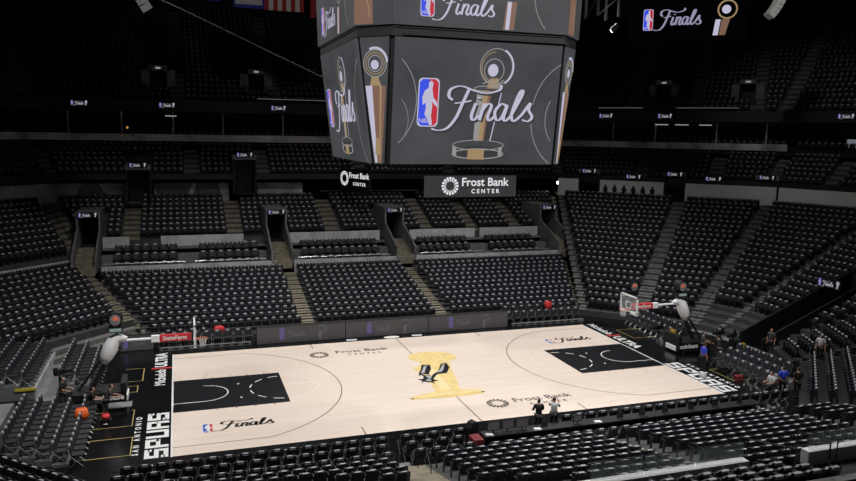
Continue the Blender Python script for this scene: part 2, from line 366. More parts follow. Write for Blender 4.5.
# ---- far left corner
rows(flc, 'bare risers', 2, 2.3, .35, .6, .3, zbase=0, seat=None, matn='stairgrey', stairs=False)
rows(flc, 'lower tier of the far left corner', 11, 3.5, 1.1, .85, .19, zbase=0, edge=.9, sw=.55)
wallseg(flc, *U(flc, 13.1), 13.1, 2.8, 3.75, 'whitewall', th=.6)
rows(flc, 'upper rows of the far left corner', 10, 13.8, 4.0, .82, .345, zbase=3.2, edge=.8, sw=.53, aisles=[(flc.L*.5, 1.2)])
deckseg(flc, 22, 30, 7.3, 'concrete')
for f in (lb, le):
    rows(f, 'left end tier', 18, 2.4, .9, .85, .25, zbase=0, edge=.2, sw=.55, holes=[(-99, 3.4, 0, 99)] if f is le else [])
# ---- right corner and end
pr = [(frc, .5)]
def um(f, a): return f.L/2+a
rows(frc, 'far right corner tier', 22, .9, .45, .85, .335, zbase=0, edge=.5, sw=.53, aisles=[(um(frc, 0.1), 1.1)], mstair='stairgrey')
rows(rb, 'right bend tier', 22, .9, .45, .85, .335, zbase=0, edge=.45, sw=.53, skip=(0, 1, 2), mstair='stairgrey')
tun = (2.25, 4.1)
rows(re_, 'right end tier', 22, .9, .45, .85, .335, zbase=0, edge=.2, sw=.53, skip=(0, 1, 2), holes=[(tun[0]-.2, tun[1]+.2, 0, 10.4)], mstair='stairgrey', stairs=False)
for f, dd, zz in ((rnb, .9, .45), (nrc, 1.6, .5)): rows(f, 'near right corner tier', 14, dd, zz, .85, .3 if f is rnb else .24, zbase=0, edge=.22, sw=.55, mstair='concrete', matn='darkwall')
for f in (frc, rb, re_): deckseg(f, 19.6, 30, 7.75, 'concrete')
for f in (rb, re_): 
    mbx = MB(); mbx.poly([P3(f, U(f, .3)[1], .3, .02), P3(f, U(f, .3)[0], .3, .02), P3(f, U(f, .9)[0], .9, .02), P3(f, U(f, .9)[1], .9, .02)], 'riserlight'); struct(mbx.build('floor_strip'))
# ---- near side
aN = [(ux(near, -5.1), 1.4), (ux(near, 4.0), 1.2), (ux(near, 13.5), 1.2)]
rows(near, 'lower tier of the near side', 10, 2.6, .35, .85, .205, zbase=0, aisles=aN, edge=.3, sw=.56)
for x0, x1 in ((-18, 3.9), (6.4, 18.5)):
    wallseg(near, min(ux(near, x0), ux(near, x1)), max(ux(near, x0), ux(near, x1)), 11.1, 2.2, 3.35, 'white', th=.35)
rows(near, 'terrace of the near side', 3, 11.45, 2.85, 1.05, .4, zbase=2.4, seat='club_chair', sw=.68, edge=1, seativ=[(ux(near, 4.6), ux(near, -1.0))], stairs=False, aisles=[], matn='darkwall')
wallseg(near, *U(near, 14.65), 14.65, 3.3, 4.3, 'stairgrey', th=.3)
rows(nlc, 'near left corner tier', 8, 2.5, .6, .85, .22, zbase=0, edge=.5, sw=.56)

# ---- portals
def portal(x, dfront, z0, z1, w, depth, facet=far, side=True, d_side=11.1, u=None, step=True):
    jm = 'greywall' if side else 'darkwall'
    u = X(x) if u is None else u; f = facet; mb = MB()
    h = w/2
    for s in (-1, 1):   # jambs and cheek walls
        a, b = sorted((u+s*h, u+s*(h+.14)))
        mb.hexa([P3(f, b, dfront, z0), P3(f, a, dfront, z0), P3(f, a, dfront+depth, z0), P3(f, b, dfront+depth, z0), P3(f, b, dfront, z1), P3(f, a, dfront, z1), P3(f, a, dfront+depth, z1), P3(f, b, dfront+depth, z1)], jm)
        if side:
            mb.hexa([P3(f, b, d_side, z0-1.4), P3(f, a, d_side, z0-1.4), P3(f, a, dfront, z0-1.2), P3(f, b, dfront, z0-1.2), P3(f, b, d_side, z0-.2), P3(f, a, d_side, z0-.2), P3(f, a, dfront, z1-.9), P3(f, b, dfront, z1-.9)], 'greywall')
    mb.hexa([P3(f, u+h+.14, dfront, z1), P3(f, u-h-.14, dfront, z1), P3(f, u-h-.14, dfront+depth, z1), P3(f, u+h+.14, dfront+depth, z1), P3(f, u+h+.14, dfront, z1+.45), P3(f, u-h-.14, dfront, z1+.45), P3(f, u-h-.14, dfront+depth, z1+.45), P3(f, u+h+.14, dfront+depth, z1+.45)], 'greywall')
    mb.poly([P3(f, u+h, dfront+depth-.05, z0), P3(f, u-h, dfront+depth-.05, z0), P3(f, u-h, dfront+depth-.05, z1), P3(f, u+h, dfront+depth-.05, z1)], 'black')
    o = struct(mb.build('portal_surround'))
    st = MB()
    if side and step:
        n = 8
        for i in range(n):
            a = d_side-.15+(dfront-d_side+.15)*i/n; b = d_side-.15+(dfront-d_side+.15)*(i+1)/n; z = z0-1.15+1.15*(i+1)/n
            st.hexa([P3(f, u+h, a, z-.6), P3(f, u-h, a, z-.6), P3(f, u-h, b, z-.6), P3(f, u+h, b, z-.6), P3(f, u+h, a, z), P3(f, u-h, a, z), P3(f, u-h, b, z), P3(f, u+h, b, z)], 'stair')
        struct(st.build('portal_stairs'))
    mb = MB(); mb.hexa([P3(f, u+h, dfront, z0-.1), P3(f, u-h, dfront, z0-.1), P3(f, u-h, dfront+depth, z0-.1), P3(f, u+h, dfront+depth, z0-.1), P3(f, u+h, dfront, z0), P3(f, u-h, dfront, z0), P3(f, u-h, dfront+depth, z0), P3(f, u+h, dfront+depth, z0)], 'darkwall'); struct(mb.build('portal_floor'))
    return u
SIGNME = {}
def sign_data(w, h):
    k = (w, h)
    if k in SIGNME: return SIGNME[k]
    b = MB(); b.box(-w/2, w/2, -.06, .06, 0, h, 'black')
    g = MB(); s = h*.62; league_logo(g, h*.8, -w*.42, h*.1, .0, 'dblue', 'dblue', 'dw'); finals(g, s, 'dw', -w*.42+h*.62, h*.22, .002, .11)
    x = w*.33; g.poly([(x, h*.1, .001), (x+h*.16, h*.1, .001), (x+h*.3, h*.55, .001), (x+h*.05, h*.55, .001)], 'dw'); g.poly([(x+h*.17+h*.22*a, h*.72+h*.22*b, .001) for a, b in ellipse(0, 0, 1, 1, 10)[:-1]], 'dw')
    SIGNME[k] = (b.mesh('sign_box'), g.mesh('sign_graphics')); return SIGNME[k]
def finals_sign(f, u, d, z, label, w=1.55, h=.42, sc=1):
    q = P3(f, u, d, z); a, g = sign_data(w, h)
    o = tag(link('finals_sign', a), label, 'sign', 'small lit signs above the portals')
    o.location = q; o.rotation_euler = (0, 0, math.atan2(f.n[1], f.n[0])-PI/2); o.scale = (sc, sc, sc)
    c = link('sign_graphics', g, o); c.matrix_local = frame((0, -.066, 0), (1, 0, 0), (0, 0, 1)); return o
names1 = ['small lit sign over the leftmost portal of the lower stand', 'small lit sign over the lower portal left of the hanging screens', 'small lit sign over the lower portal under the big scoreboard', 'small lit sign over the lower portal right of the arena name board']
for x, nme in zip(vx, names1):
    portal(x, 15.0, 4.4, 6.75, 1.5, 4.2); finals_sign(far, X(x), 14.93, 6.78, nme)
# stairs in tier-one aisle at far ends are the mitre aisles; cheek rails
def rail(pts, label, h=.95, name='handrail', m='steel', r=.025, grp='handrails of the aisles and walkways'):
    t = thing(name, label, 'handrail', pts[0], 0, grp); o0 = Vector(pts[0])
    b = MB(); b.tube([Vector(p)-o0+Vector((0, 0, h)) for p in pts], r, m, 5); b.build('top_rail', t)
    for i, p in enumerate(pts):
        q = Vector(p)-o0; c = MB(); c.tube([q, q+Vector((0, 0, h))], r*.9, m, 5); c.build('post', t)
    return t
# ---- graphics wall behind tier two, club balcony, graphics band, suites, upper deck
def facade(f, holes_w=(), band=True, gmat='mural', z0=7.25, dwall=21.95, seats=6, deck=True, aisl=(), cp=()):
    a, b = U(f, dwall)
    for s, e in minus([(a, b)], holes_w): wallseg(f, s, e, dwall, z0, z0+1.75, gmat, name='mural_wall')
    # balcony slab and parapet
    deckseg(f, 20.0, 25.5, 9.45, 'black', th=.3, holes=[(c-1.0, c+1.0) for c in cp])
    for s, e in minus([U(f, 20.0)], [(c-1.0, c+1.0) for c in cp]): wallseg(f, s, e, 20.0, 9.15, 9.95, 'black', th=.12, name='balcony_parapet')
    rows(f, 'club balcony', seats, 20.2, 9.6, .8, .42, zbase=9.4, aisles=aisl, sw=.53, edge=.5, mstair='stairgrey', holes=[(c-.95, c+.95, 19, 22.8) for c in cp])
    deckseg(f, 25.0, 34, 12.55, 'darkwall', th=.3)
    if seats: rows(f, 'suite', 2, 26.0, 12.75, .9, .3, zbase=12.4, seat='arena_seat', sw=.6, edge=.3, stairs=False, matn='darkwall')
    # suite back wall and lintel
    a, b = U(f, 30); wallseg(f, a, b, 30, 12.5, 15.6, 'black', name='suite_back_wall')
    if deck:
        deckseg(f, 23.0, 34, 15.75, 'black', th=.35)
        wallseg(f, *U(f, 22.85), 22.85, 15.4, 16.45, 'black', name='deck_fascia')
facade(far, holes_w=[(X(-17)-1.2, X(-17)+1.2), (X(-8)-1.3, X(-8)+1.3)]+[(X(-2.5), X(40))], aisl=[(X(-12.5), 1.3), (X(-6.2), 1.2), (X(3), 1.3), (X(12), 1.3)], cp=[X(-17), X(-8)])
facade(flc, aisl=[(flc.L*.5+1, 1.3)])
facade(frc, holes_w=[(um(frc, -.5)-.95, um(frc, -.5)+.95), (U(frc, 19.7)[0]+2.2, U(frc, 19.7)[0]+4.2)], gmat='white', aisl=[(um(frc, 3), 1.3), (um(frc, -4), 1.3)], z0=7.75, dwall=19.75)
facade(rb, gmat='white', aisl=[(um(rb, 0), 1.2)], z0=7.75, dwall=19.75)
facade(re_, gmat='mural', z0=7.75, dwall=19.75, seats=6)
# upper deck
udx = [-15.2, -6.3, 2.5, 11.5]
for f, ais, hol in ((far, [(X(x+1.6), 1.2) for x in udx], [(X(x)-.9, X(x)+.9, 25, 28) for x in udx]), (flc, [(um(flc, 1), 1.2)], []), (frc, [(um(frc, 0), 1.2), (um(frc, -6), 1.2), (um(frc, 6), 1.2)], [(um(frc, a)-.9, um(frc, a)+.9, 25, 28) for a in (-3, 5)]), (rb, [], [(um(rb, 3)-.9, um(rb, 3)+.9, 25, 28)]), (re_, [], [])):
    rows(f, 'upper deck', 20, 23.1, 16.2, .82, .52, zbase=15.6, aisles=ais, holes=hol, sw=.53, edge=.6, mstair='stairgrey')
# ------------------------------------------------------------------ signs of the upper levels
finals_sign(far, X(-17), 19.9, 10.5, 'small lit sign over the left portal of the dark club balcony')
finals_sign(far, X(-8), 19.9, 11.45, 'small lit sign over the club balcony portal beside the scoreboard')
for x, z0 in ((-17, 7.3), (-8, 8.2)): portal(x, 19.95, z0, z0+3.0, 1.8, 2.8, side=False)
portal(0, 19.6, 7.8, 10.1, 1.7, 2.6, facet=frc, side=False, u=um(frc, -.5))
finals_sign(frc, um(frc, -.5), 19.5, 10.15, 'small lit sign over the dark portal above the right corner aisle')
portal(0, 19.6, 7.8, 10.1, 1.9, 2.6, facet=frc, side=False, u=U(frc, 19.6)[0]+3.2)
finals_sign(frc, U(frc, 19.6)[0]+3.2, 19.5, 10.15, 'small lit sign over the portal beside the right edge of the scoreboard')
portal(0, 19.6, 7.8, 10.1, 1.8, 2.6, facet=rb, side=False, u=U(rb, 19.6)[0]-.2)
finals_sign(rb, U(rb, 19.6)[0]-.2, 19.5, 10.15, 'small lit sign over the portal at the top of the widest grey stairs')
finals_sign(frc, um(frc, 3.0), 19.5, 9.85, 'small lit sign on the balcony front between two right corner portals')
finals_sign(frc, um(frc, -4.4), 19.5, 9.75, 'small lit sign on the balcony above the row of black silhouettes')
for x, l in ((-21.7, 'leftmost little sign on the dark upper deck front'), (-14.5, 'second little sign from the left on the dark upper deck front'), (-4.6, 'little sign on the upper deck front just left of the scoreboard')):
    finals_sign(far, X(x), 22.75, 15.7, l, 1.5, .5)
for u, l in ((-8.2, 'little sign on the upper deck front just right of the scoreboard'), (-2.3, 'little sign on the upper deck front near the middle right'), (10.6, 'little sign on the upper deck front left of the far right one')):
    finals_sign(frc, um(frc, u), 22.75, 15.7, l, 1.5, .5)
finals_sign(rb, um(rb, 0), 22.75, 15.7, 'rightmost little sign on the dark upper deck front', 1.5, .5)
def deck_portal(f, u, label):
    mb = MB(); d0, d1, z0, z1 = 25.6, 28.2, 17.6, 19.2
    for s in (-1, 1):
        a, b = sorted((u+s*.75, u+s*1.5)); mb.hexa([P3(f, a, d0, z0), P3(f, b, d0, z0), P3(f, b, d1, z0), P3(f, a, d1, z0), P3(f, a, d0, z1), P3(f, b, d0, z1), P3(f, b, d1, z1), P3(f, a, d1, z1)], 'greywall')
    a, b = u-.8, u+.8
    mb.hexa([P3(f, a, d0-.05, z1), P3(f, b, d0-.05, z1), P3(f, b, d1, z1), P3(f, a, d1, z1), P3(f, a, d0-.05, z1+.45), P3(f, b, d0-.05, z1+.45), P3(f, b, d1, z1+.45), P3(f, a, d1, z1+.45)], 'greywall')
    mb.poly([P3(f, a, d1-.1, z0-1.5), P3(f, b, d1-.1, z0-1.5), P3(f, b, d1-.1, z1), P3(f, a, d1-.1, z1)], 'black')
    struct(mb.build('portal_surround'))
    l = MB(); l.box(-.22, .22, -.03, .03, -.06, .06, 'dw'); o = tag(l.build('exit_lamp'), label, 'lamp'); o.location = P3(f, u, d0-.1, z1+.2); o.rotation_euler = (0, 0, math.atan2(f.n[1], f.n[0])-PI/2)
for x, l in zip(udx[:2], ('small dim lamp over the left portal of the upper deck', 'small dim lamp over the upper deck portal near the scoreboard')): deck_portal(far, X(x), l)
for a, l in ((-3, 'small dim lamp over the upper deck portal right of the scoreboard'), (5, 'small dim lamp over the middle upper deck portal on the right')): deck_portal(frc, um(frc, a), l)
deck_portal(rb, um(rb, 3), 'small dim lamp over the rightmost upper deck portal')

# mural graphics (white slanted shapes on the balcony band and the wall behind tier two)
def slants(f, d, z0, z1, spans, m='riserlight', name='mural_shape', thick=.03):
    mb = MB()
    for a, b, s in spans:
        q = [P3(f, a, d, z0), P3(f, b, d, z0), P3(f, b-s, d, z1), P3(f, a+s, d, z1)]; mb.poly(q, m)
    return struct(mb.build(name))
for f in (flc, far, frc): wallseg(f, *U(f, 25.2), 25.2, 12.7, 13.35, 'mural', name='balcony_band')
slants(far, 25.17, 12.72, 13.33, [(X(-22), X(-17.2), 1.0), (X(-16.6), X(-12.5), .8), (X(-9.5), X(-5), .9), (X(-3.5), X(0), .5)], 'white')
slants(far, 21.9, 7.4, 9.1, [(X(-22.5), X(-19.5), .9), (X(-15.2), X(-13.2), -.8), (X(-12.6), X(-9.8), .5)], 'riserlight')
for f, us in ((far, [X(-23), X(-18.5), X(-14), X(-9.5), X(-3.8)]), (frc, [um(frc, -8), um(frc, -3.6), um(frc, 2.4), um(frc, 7)])):
    for u in us: mbp = MB(); mbp.hexa([P3(f, u-.07, 25.6, 12.5), P3(f, u+.07, 25.6, 12.5), P3(f, u+.07, 25.75, 12.5), P3(f, u-.07, 25.75, 12.5), P3(f, u-.07, 25.6, 15.4), P3(f, u+.07, 25.6, 15.4), P3(f, u+.07, 25.75, 15.4), P3(f, u-.07, 25.75, 15.4)], 'whitewall'); struct(mbp.build('suite_column'))
# silhouettes on the right corner wall
mb = MB()
for i in range(6):
    u = U(frc, 19.7)[0]+4.9+i*.92; z = 7.9
    mb.poly([P3(frc, u+a, 19.7, z+b) for a, b in ((-.28, 0), (.28, 0), (.2, .55), (.24, .8), (.1, .95), (.1, 1.15), (-.1, 1.15), (-.1, .95), (-.24, .8), (-.2, .55))], 'black')
struct(mb.build('mural_silhouettes'))
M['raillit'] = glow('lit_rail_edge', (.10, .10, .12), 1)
# railing lines
def bar(f, u0, u1, d, z, m='chrome', r=.025, label='thin pale rail', name='guard_rail'):
    n = max(2, int(abs(u1-u0)/2.2)+1); a = P3(f, u0, d, z)
    t = thing(name, label, 'rail', a); b = MB(); b.tube([(0, 0, 0), tuple(np.array(P3(f, u1, d, z))-np.array(a))], r, m, 5); b.build('top_rail', t)
    for i in range(n):
        q = np.array(P3(f, u0+(u1-u0)*i/(n-1), d, z))-np.array(a); c = MB(); c.tube([tuple(q), (q[0], q[1], q[2]-.9)], r*.8, 'steel', 4); c.build('post', t)
k = ['leftmost terrace block', 'second terrace block from the left', 'terrace block left of the middle portal', 'terrace block under the arena name board', 'rightmost terrace block']
for (x0, x1), w in zip(blocks, k):
    bar(far, X(x0)-.3, X(x1)+.3, 11.25, 3.62, r=.025, label='pale rail in front of the '+w)
bar(far, X(-23), X(-17), 25.25, 14.2, 'steel', .02, 'thin rail of the dark suites at far left')
bar(far, X(-16), X(-2), 25.25, 14.2, 'steel', .02, 'thin rail of the dark suites left of the scoreboard')
bar(far, X(-1), X(9), 21.2, 8.25, 'chrome', .03, 'pale rail left of the arena name board')
for f, a, b, l in ((far, X(-6.5), X(.5), 'thin lit rail high beside the scoreboard'), (frc, um(frc, -9), um(frc, -4.5), 'thin lit rail of the upper deck right of the scoreboard'), (frc, um(frc, -1.2), um(frc, 4.5), 'longest thin lit rail of the upper deck on the right')):
    bar(f, a, b, 22.7, 16.75, 'raillit', .03, l)
# aisle handrails on the far stand
for x, l in ((-20.6, 'leftmost portal'), (-5.85, 'middle left portal'), (4.65, 'portal under the scoreboard'), (20.1, 'right portal')):
    for s, w in ((-.85, 'left'), (.85, 'right')):
        rail([P3(far, X(x+s), d, 3.1+(d-11.1)*.35) for d in (11.1, 13, 14.9)], 'dark handrail on the %s side of the %s steps' % (w, l), m='chrome' if s < 0 else 'steel')

# ------------------------------------------------------------------ arena name board
t = thing('name_board', 'black arena name board with a white ring emblem hanging below the scoreboard', 'sign', (13.85, 29.2, 7.65))
b = MB(); b.box(-4.85, 4.85, -.15, .15, 0, 2.1, 'sdk'); b.build('board', t)
def burst(mb, cx, cy, r, m, z=0, n=16, ri_=.48):
    for i in range(n):
        a = 2*PI*i/n; w = .15
        q = [(cx+r*ri_*math.cos(a-w*.55), cy+r*ri_*math.sin(a-w*.55)), (cx+r*.92*math.cos(a-w), cy+r*.92*math.sin(a-w)), (cx+r*math.cos(a), cy+r*math.sin(a)), (cx+r*.92*math.cos(a+w), cy+r*.92*math.sin(a+w)), (cx+r*ri_*math.cos(a+w*.55), cy+r*ri_*math.sin(a+w*.55))]
        mb.poly([(x, y, z) for x, y in q], m)
M['boardw'] = glow('board_white', (.75, .75, .78), 1)
g = MB(); burst(g, 0, 0, .92, 'boardw'); place(g.build('ring_emblem', t), frame((-2.25, -.165, 1.1), (1, 0, 0), (0, 0, 1)))
place(link('lettering', text_mesh('Frost Bank', 1.15, 'boardw', bold=.018), t), frame((1.45, -.165, 1.45), (1, 0, 0), (0, 0, 1)))
place(link('lettering', text_mesh('CENTER', .58, 'boardw', bold=.016, space=1.6), t), frame((1.5, -.165, .55), (1, 0, 0), (0, 0, 1)))
for s in (-1, 1):
    c = MB(); c.tube([(s*4.2, .1, 2.1), (s*4.2, .1, 3.2)], .03, 'steel', 5); c.build('hanger', t)
t = thing('name_board', 'smaller slanted arena name board seen edge on left of the big scoreboard', 'sign', (1.62, 27.0, 8.4), -1.2)
b = MB(); b.box(-2.3, 2.3, -.12, .12, 0, 2.1, 'black'); b.build('board', t)
g = MB(); burst(g, 0, 0, .7, 'boardw'); place(g.build('ring_emblem', t), frame((-1.6, -.135, 1.2), (1, 0, 0), (0, 0, 1)))
place(link('lettering', text_mesh('Frost Bank', .72, 'boardw', bold=.01), t), frame((.75, -.135, 1.5), (1, 0, 0), (0, 0, 1)))
place(link('lettering', text_mesh('CENTER', .4, 'boardw', bold=.01, space=1.5), t), frame((.8, -.135, .75), (1, 0, 0), (0, 0, 1)))

# ------------------------------------------------------------------ centre scoreboard
SX, SY = .13, -.04
def octo(hx, hy, c): return [(-hx+c, -hy), (hx-c, -hy), (hx, -hy+c), (hx, hy-c), (hx-c, hy), (-hx+c, hy), (-hx, hy-c), (-hx, -hy+c)]
board = thing('scoreboard', 'huge eight sided centre scoreboard with grey video screens hanging over the court', 'scoreboard', (SX, SY, 12.34))
TOP, BOT = octo(5.8, 6.06, 1.35), octo(5.06, 5.32, .62)
H = 5.93
mb = MB(); n = 8
b0 = len(mb.v); core_b = octo(4.9, 5.15, .6); core_t = octo(5.62, 5.88, 1.3)
for i in range(8):
    j = (i+1) % 8; mb.poly([(*core_b[i], .04), (*core_b[j], .04), (*core_t[j], H), (*core_t[i], H)], 'black')
mb.poly([(*p, .04) for p in reversed(core_b)], 'black'); mb.poly([(*p, H) for p in core_t], 'black')
mb.prism(octo(5.75, 6.0, 1.35), H-.02, H+.35, 'black'); mb.build('housing', board)
def panel_frame(bl, br, tl, tr):
    o = Vector(((bl[0]+br[0])/2, (bl[1]+br[1])/2, bl[2])); t_ = Vector(((tl[0]+tr[0])/2, (tl[1]+tr[1])/2, tl[2]))
    return frame(o, Vector(br)-Vector(bl), t_-o), (Vector(br)-Vector(bl)).length, (Vector(tr)-Vector(tl)).length, (t_-o).length
def screen(i, T, B, z0, z1, content, g=.19, name='video_screen'):
    j = (i+1) % 8
    Mx, wb, wt, h = panel_frame((*B[i], z0), (*B[j], z0), (*T[i], z1), (*T[j], z1))
    p = MB(); q = [(-wb/2+g, .05), (wb/2-g, .05), (wt/2-g, h-.07), (-wt/2+g, h-.07)]
    p.prism(q, -.12, 0, 'screen'); o = p.build(name, board); place(o, Mx)
    gr = MB(); content(gr, min(wb, wt)-2*g, max(wb, wt)-2*g, h)
    if gr.v: gr.build('screen_picture', o)
    return o
def rings(gr, cx, cy, r, a0, a1, w=.035, m='sw2'): ribbon(gr, ellipse(cx, cy, r, r*1.15, 24, a0, a1), w, m, .003)
def front(gr, w, W, h):
    trophy(gr, h*.90, w*.02, h*.05, .004); rings(gr, -w*.62, h*.5, h*.36, -.9, .9); rings(gr, w*.62, h*.42, h*.40, 2.0, 4.2); rings(gr, w*.60, h*.4, h*.24, 2.6, 3.9); rings(gr, -w*.55, h*.35, h*.2, -.5, .8, .02)
    finals(gr, h*.31, 'sdk', -w*.180, h*.358, .016, .11, 1.43); finals(gr, h*.31, 'sw', -w*.186, h*.370, .02, .066, 1.43)
    league_logo(gr, h*.38, -w*.36, h*.31, .02, 'sblue', 'sred', 'sw')
def side(gr, w, W, h):
    trophy(gr, h*.85, w*.0, h*.06, .004); finals(gr, h*.32, 'sw', -w*.18, h*.35, .02, .075); league_logo(gr, h*.36, -w*.42, h*.3, .02, 'sblue', 'sred', 'sw'); rings(gr, w*.6, h*.42, h*.4, 2.0, 4.2)
def corner(gr, w, W, h):
    def P(p, z, m): gr.poly([(a, b, z) for a, b in p], m)
    P([(-w*.36, .1), (w*.36, .1), (W*.36, h*.62), (-W*.36, h*.62)], .004, 'sbrown'); P([(-w*.36, .1), (-w*.1, .1), (-W*.12, h*.62), (-W*.36, h*.62)], .006, 'sw'); P([(w*.12, .1), (w*.2, .1), (W*.22, h*.62), (W*.14, h*.62)], .006, 'sgold')
    P([(-w*.3, h*.08), (w*.3, h*.08), (w*.3, h*.2), (-w*.2, h*.22)], .008, 'sgold'); P([(-W*.2, h*.62), (W*.2, h*.62), (W*.1, h*.69), (-W*.12, h*.69)], .008, 'sgold')
    c = ellipse(0, h*.78, W*.14, W*.14); P(c[:-1], .01, 'sw')
    for k_, r in enumerate((.24, .32, .40)): ribbon(gr, ellipse(.02, h*.79, W*r, W*r), .05, 'sw2' if k_ != 1 else 'sgold', .009+k_*.002)
    ribbon(gr, ellipse(.02, h*.80, W*.42, W*.42, 14, 0, 2.0), .10, 'sw', .016)
cont = [front, corner, side, corner, front, corner, side, corner]
for i in range(8): screen(i, TOP, BOT, 0, H, cont[i])
# bright trim under the upper ring
b = MB(); b.box(-3.9, 4.5, -6.16, -6.06, H+.02, H+.12, 'steel'); b.build('trim_bar', board)
UT = octo(6.0, 6.25, 1.5); UB = octo(5.9, 6.15, 1.45)
def upfront(gr, w, W, h):
    finals(gr, h*.36, 'sw', -2.15, h*.21, .02, .07, 1.4); league_logo(gr, h*.48, -3.15, h*.15, .02, 'sblue', 'sred', 'sw')
    x = 1.25; gr.poly([(x-.28, .1, .004), (x+.3, .1, .004), (x+.42, h*.45, .004), (x-.12, h*.45, .004)], 'sbrown'); gr.poly([(x-.16, .1, .006), (x+.04, .1, .006), (x+.14, h*.45, .006), (x-.06, h*.45, .006)], 'sw')
    ribbon(gr, ellipse(x+.3, h*.64, .42, .42), .05, 'sw2', .006); gr.poly([(a, b, .008) for a, b in ellipse(x+.22, h*.62, .18, .18)[:-1]], 'sw'); rings(gr, w*.5, h*.6, h*.6, 2.2, 4.0)
def upside(gr, w, W, h):
    upfront(gr, w, W, h)
def upcorner(gr, w, W, h):
    gr.poly([(-w*.5, .1, .003), (0, .1, .003), (0, h-.1, .003), (-w*.5, h-.1, .003)], 'sbrown'); ribbon(gr, [(-w*.2, h*.5), (-w*.12, h*.3), (-w*.08, h*.12)], .04, 'sgold', .006)
mb = MB(); mb.prism(octo(5.8, 6.05, 1.43), H+.35, H+3.6, 'black'); mb.build('upper_housing', board)
uc = [upfront, upcorner, upside, upcorner]*2
for i in range(8): screen(i, UT, UB, H+.42, H+3.5, uc[i], name='upper_video_screen', g=.03)
b = MB()
for sx in (-3, 3):
    for sy in (-3, 3): b.tube([(sx, sy, H+3.6), (sx*.6, sy*.6, H+14)], .05, 'steel', 5)
b.build('hoist_cables', board)
for i, (x, y) in enumerate(((-.5, -1.5), (3, 0))):
    b = MB(); b.prism(ellipse(x, y, .4, .4, 10)[:-1], -.25, .05, 'steel'); b.build('loudspeaker', board)

# ------------------------------------------------------------------ basketball court
court = thing('basketball_court', 'pale maple basketball court with black keys and a gold trophy painted at centre', 'court', (0, 0, 0))
b = MB(); b.box(-14.33, 14.33, -7.62, 7.62, 0, .02, 'wood'); b.build('maple_floor', court)
b = MB()
for x0, x1, y0, y1 in ((-16.6, 16.6, -8.5, -7.62), (-16.6, 16.6, 7.62, 8.5), (-16.6, -14.33, -7.62, 7.62), (14.33, 16.6, -7.62, 7.62)): b.box(x0, x1, y0, y1, 0, .02, 'gloss')
b.build('black_border', court)
Z = .022
for s in (-1, 1):
    b = MB(); x0, x1 = sorted((s*14.33, s*8.53)); b.prism([(x0, -2.44), (x1, -2.44), (x1, 2.44), (x0, 2.44)], .012, Z, 'ink'); b.build('key_paint', court)
    b = MB(); x0, x1 = sorted((s*14.27, s*14.36)); b.prism([(x0, -7.66), (x1, -7.66), (x1, 7.66), (x0, 7.66)], .012, Z+.002, 'white'); b.build('baseline', court)
    hx = s*12.73; a0 = math.asin(6.71/7.24)
    arc = [(hx-s*7.24*math.cos(a), 7.24*math.sin(a)) for a in np.linspace(-a0, a0, 60)]
    pts = [(s*14.3, -6.71)]+arc+[(s*14.3, 6.71)]
    b = MB(); ribbon(b, pts, .055, 'linedark', Z+.002); b.build('three_point_line', court)
    b = MB(); ribbon(b, [(s*14.3, -1.22)]+[(hx-s*1.22*math.cos(a), 1.22*math.sin(a)) for a in np.linspace(-PI/2, PI/2, 24)]+[(s*14.3, 1.22)][:0], .06, 'linepale', Z+.003); b.build('restricted_arc', court)
    fx = s*8.53; b = MB(); ribbon(b, [(fx-s*1.83*math.cos(a), 1.83*math.sin(a)) for a in np.linspace(-PI/2, PI/2, 30)], .05, 'linepale', Z+.002); b.build('free_throw_circle', court)
    for k_ in range(6):
        a_ = -PI/2+PI*(k_+.25)/6; b = MB(); ribbon(b, [(fx+s*1.83*math.cos(a), 1.83*math.sin(a)) for a in np.linspace(a_, a_+.3, 5)], .07, 'linepale', Z+.003); b.build('circle_dash', court)
    for y_ in (-1.1, 1.1): b = MB(); b.box(s*10.9-.06, s*10.9+.06, y_*1.0-.06, y_+.06, .015, Z+.002, 'linepale'); b.build('key_mark', court)
    for y0, y1 in ((-7.62, -6.7), (6.7, 7.62)): b = MB(); b.box(s*5.8-.03, s*5.8+.03, y0, y1, .015, Z+.002, 'linedark'); b.build('hash_mark', court)
    for k_ in range(4):
        for y_ in (-2.56, 2.56): b = MB(); x_ = s*(12.2-k_*.95); b.box(x_-.03, x_+.03, y_-.07, y_+.07, .015, Z+.001, 'linedark'); b.build('lane_mark', court)
b = MB(); b.box(-.03, .03, -7.62, 7.62, .015, Z+.001, 'linedark'); b.build('halfway_line', court)
b = MB()
ball = [[2.52, 2.51], [2.26, 2.13], [1.81, 1.88], [1.26, 1.78], [0.67, 1.85], [0.14, 2.09], [-0.26, 2.44], [-0.47, 2.88], [-0.45, 3.32], [-0.21, 3.71], [0.23, 3.99], [0.8, 4.1], [1.41, 4.03], [1.97, 3.78], [2.37, 3.41], [2.56, 2.96]]
body = [[0.02, 2.14], [-0.23, 1.53], [-0.86, 1.04], [-0.68, 0.13], [-0.66, -1.63], [-0.8, -3.04], [-2.15, -3.41], [-2.41, -3.65], [-2.42, -3.9], [-0.57, -4.12], [0.96, -4.08], [1.69, -3.96], [1.74, -3.71], [1.63, -3.4], [0.59, -3.05], [0.93, -1.78], [1.33, 0.27], [1.74, 1.67]]
b.poly([(x, y, Z+.003) for x, y in reversed(ball)], 'gold'); b.poly([(x, y, Z+.0025) for x, y in reversed(body)], 'gold')
M['gold2'] = mat('gold_floor_shade', (.90, .73, .40), .45); M['gold3'] = mat('gold_floor_line', (.62, .42, .12), .45)
b.poly([(x, y, Z+.004) for x, y in ((-.1, 1.4), (.35, 1.5), (.2, -2.9), (-.4, -2.9))], 'gold2'); ribbon(b, [(-1.9, -3.55), (0, -3.5), (1.5, -3.55)], .12, 'gold2', Z+.004)
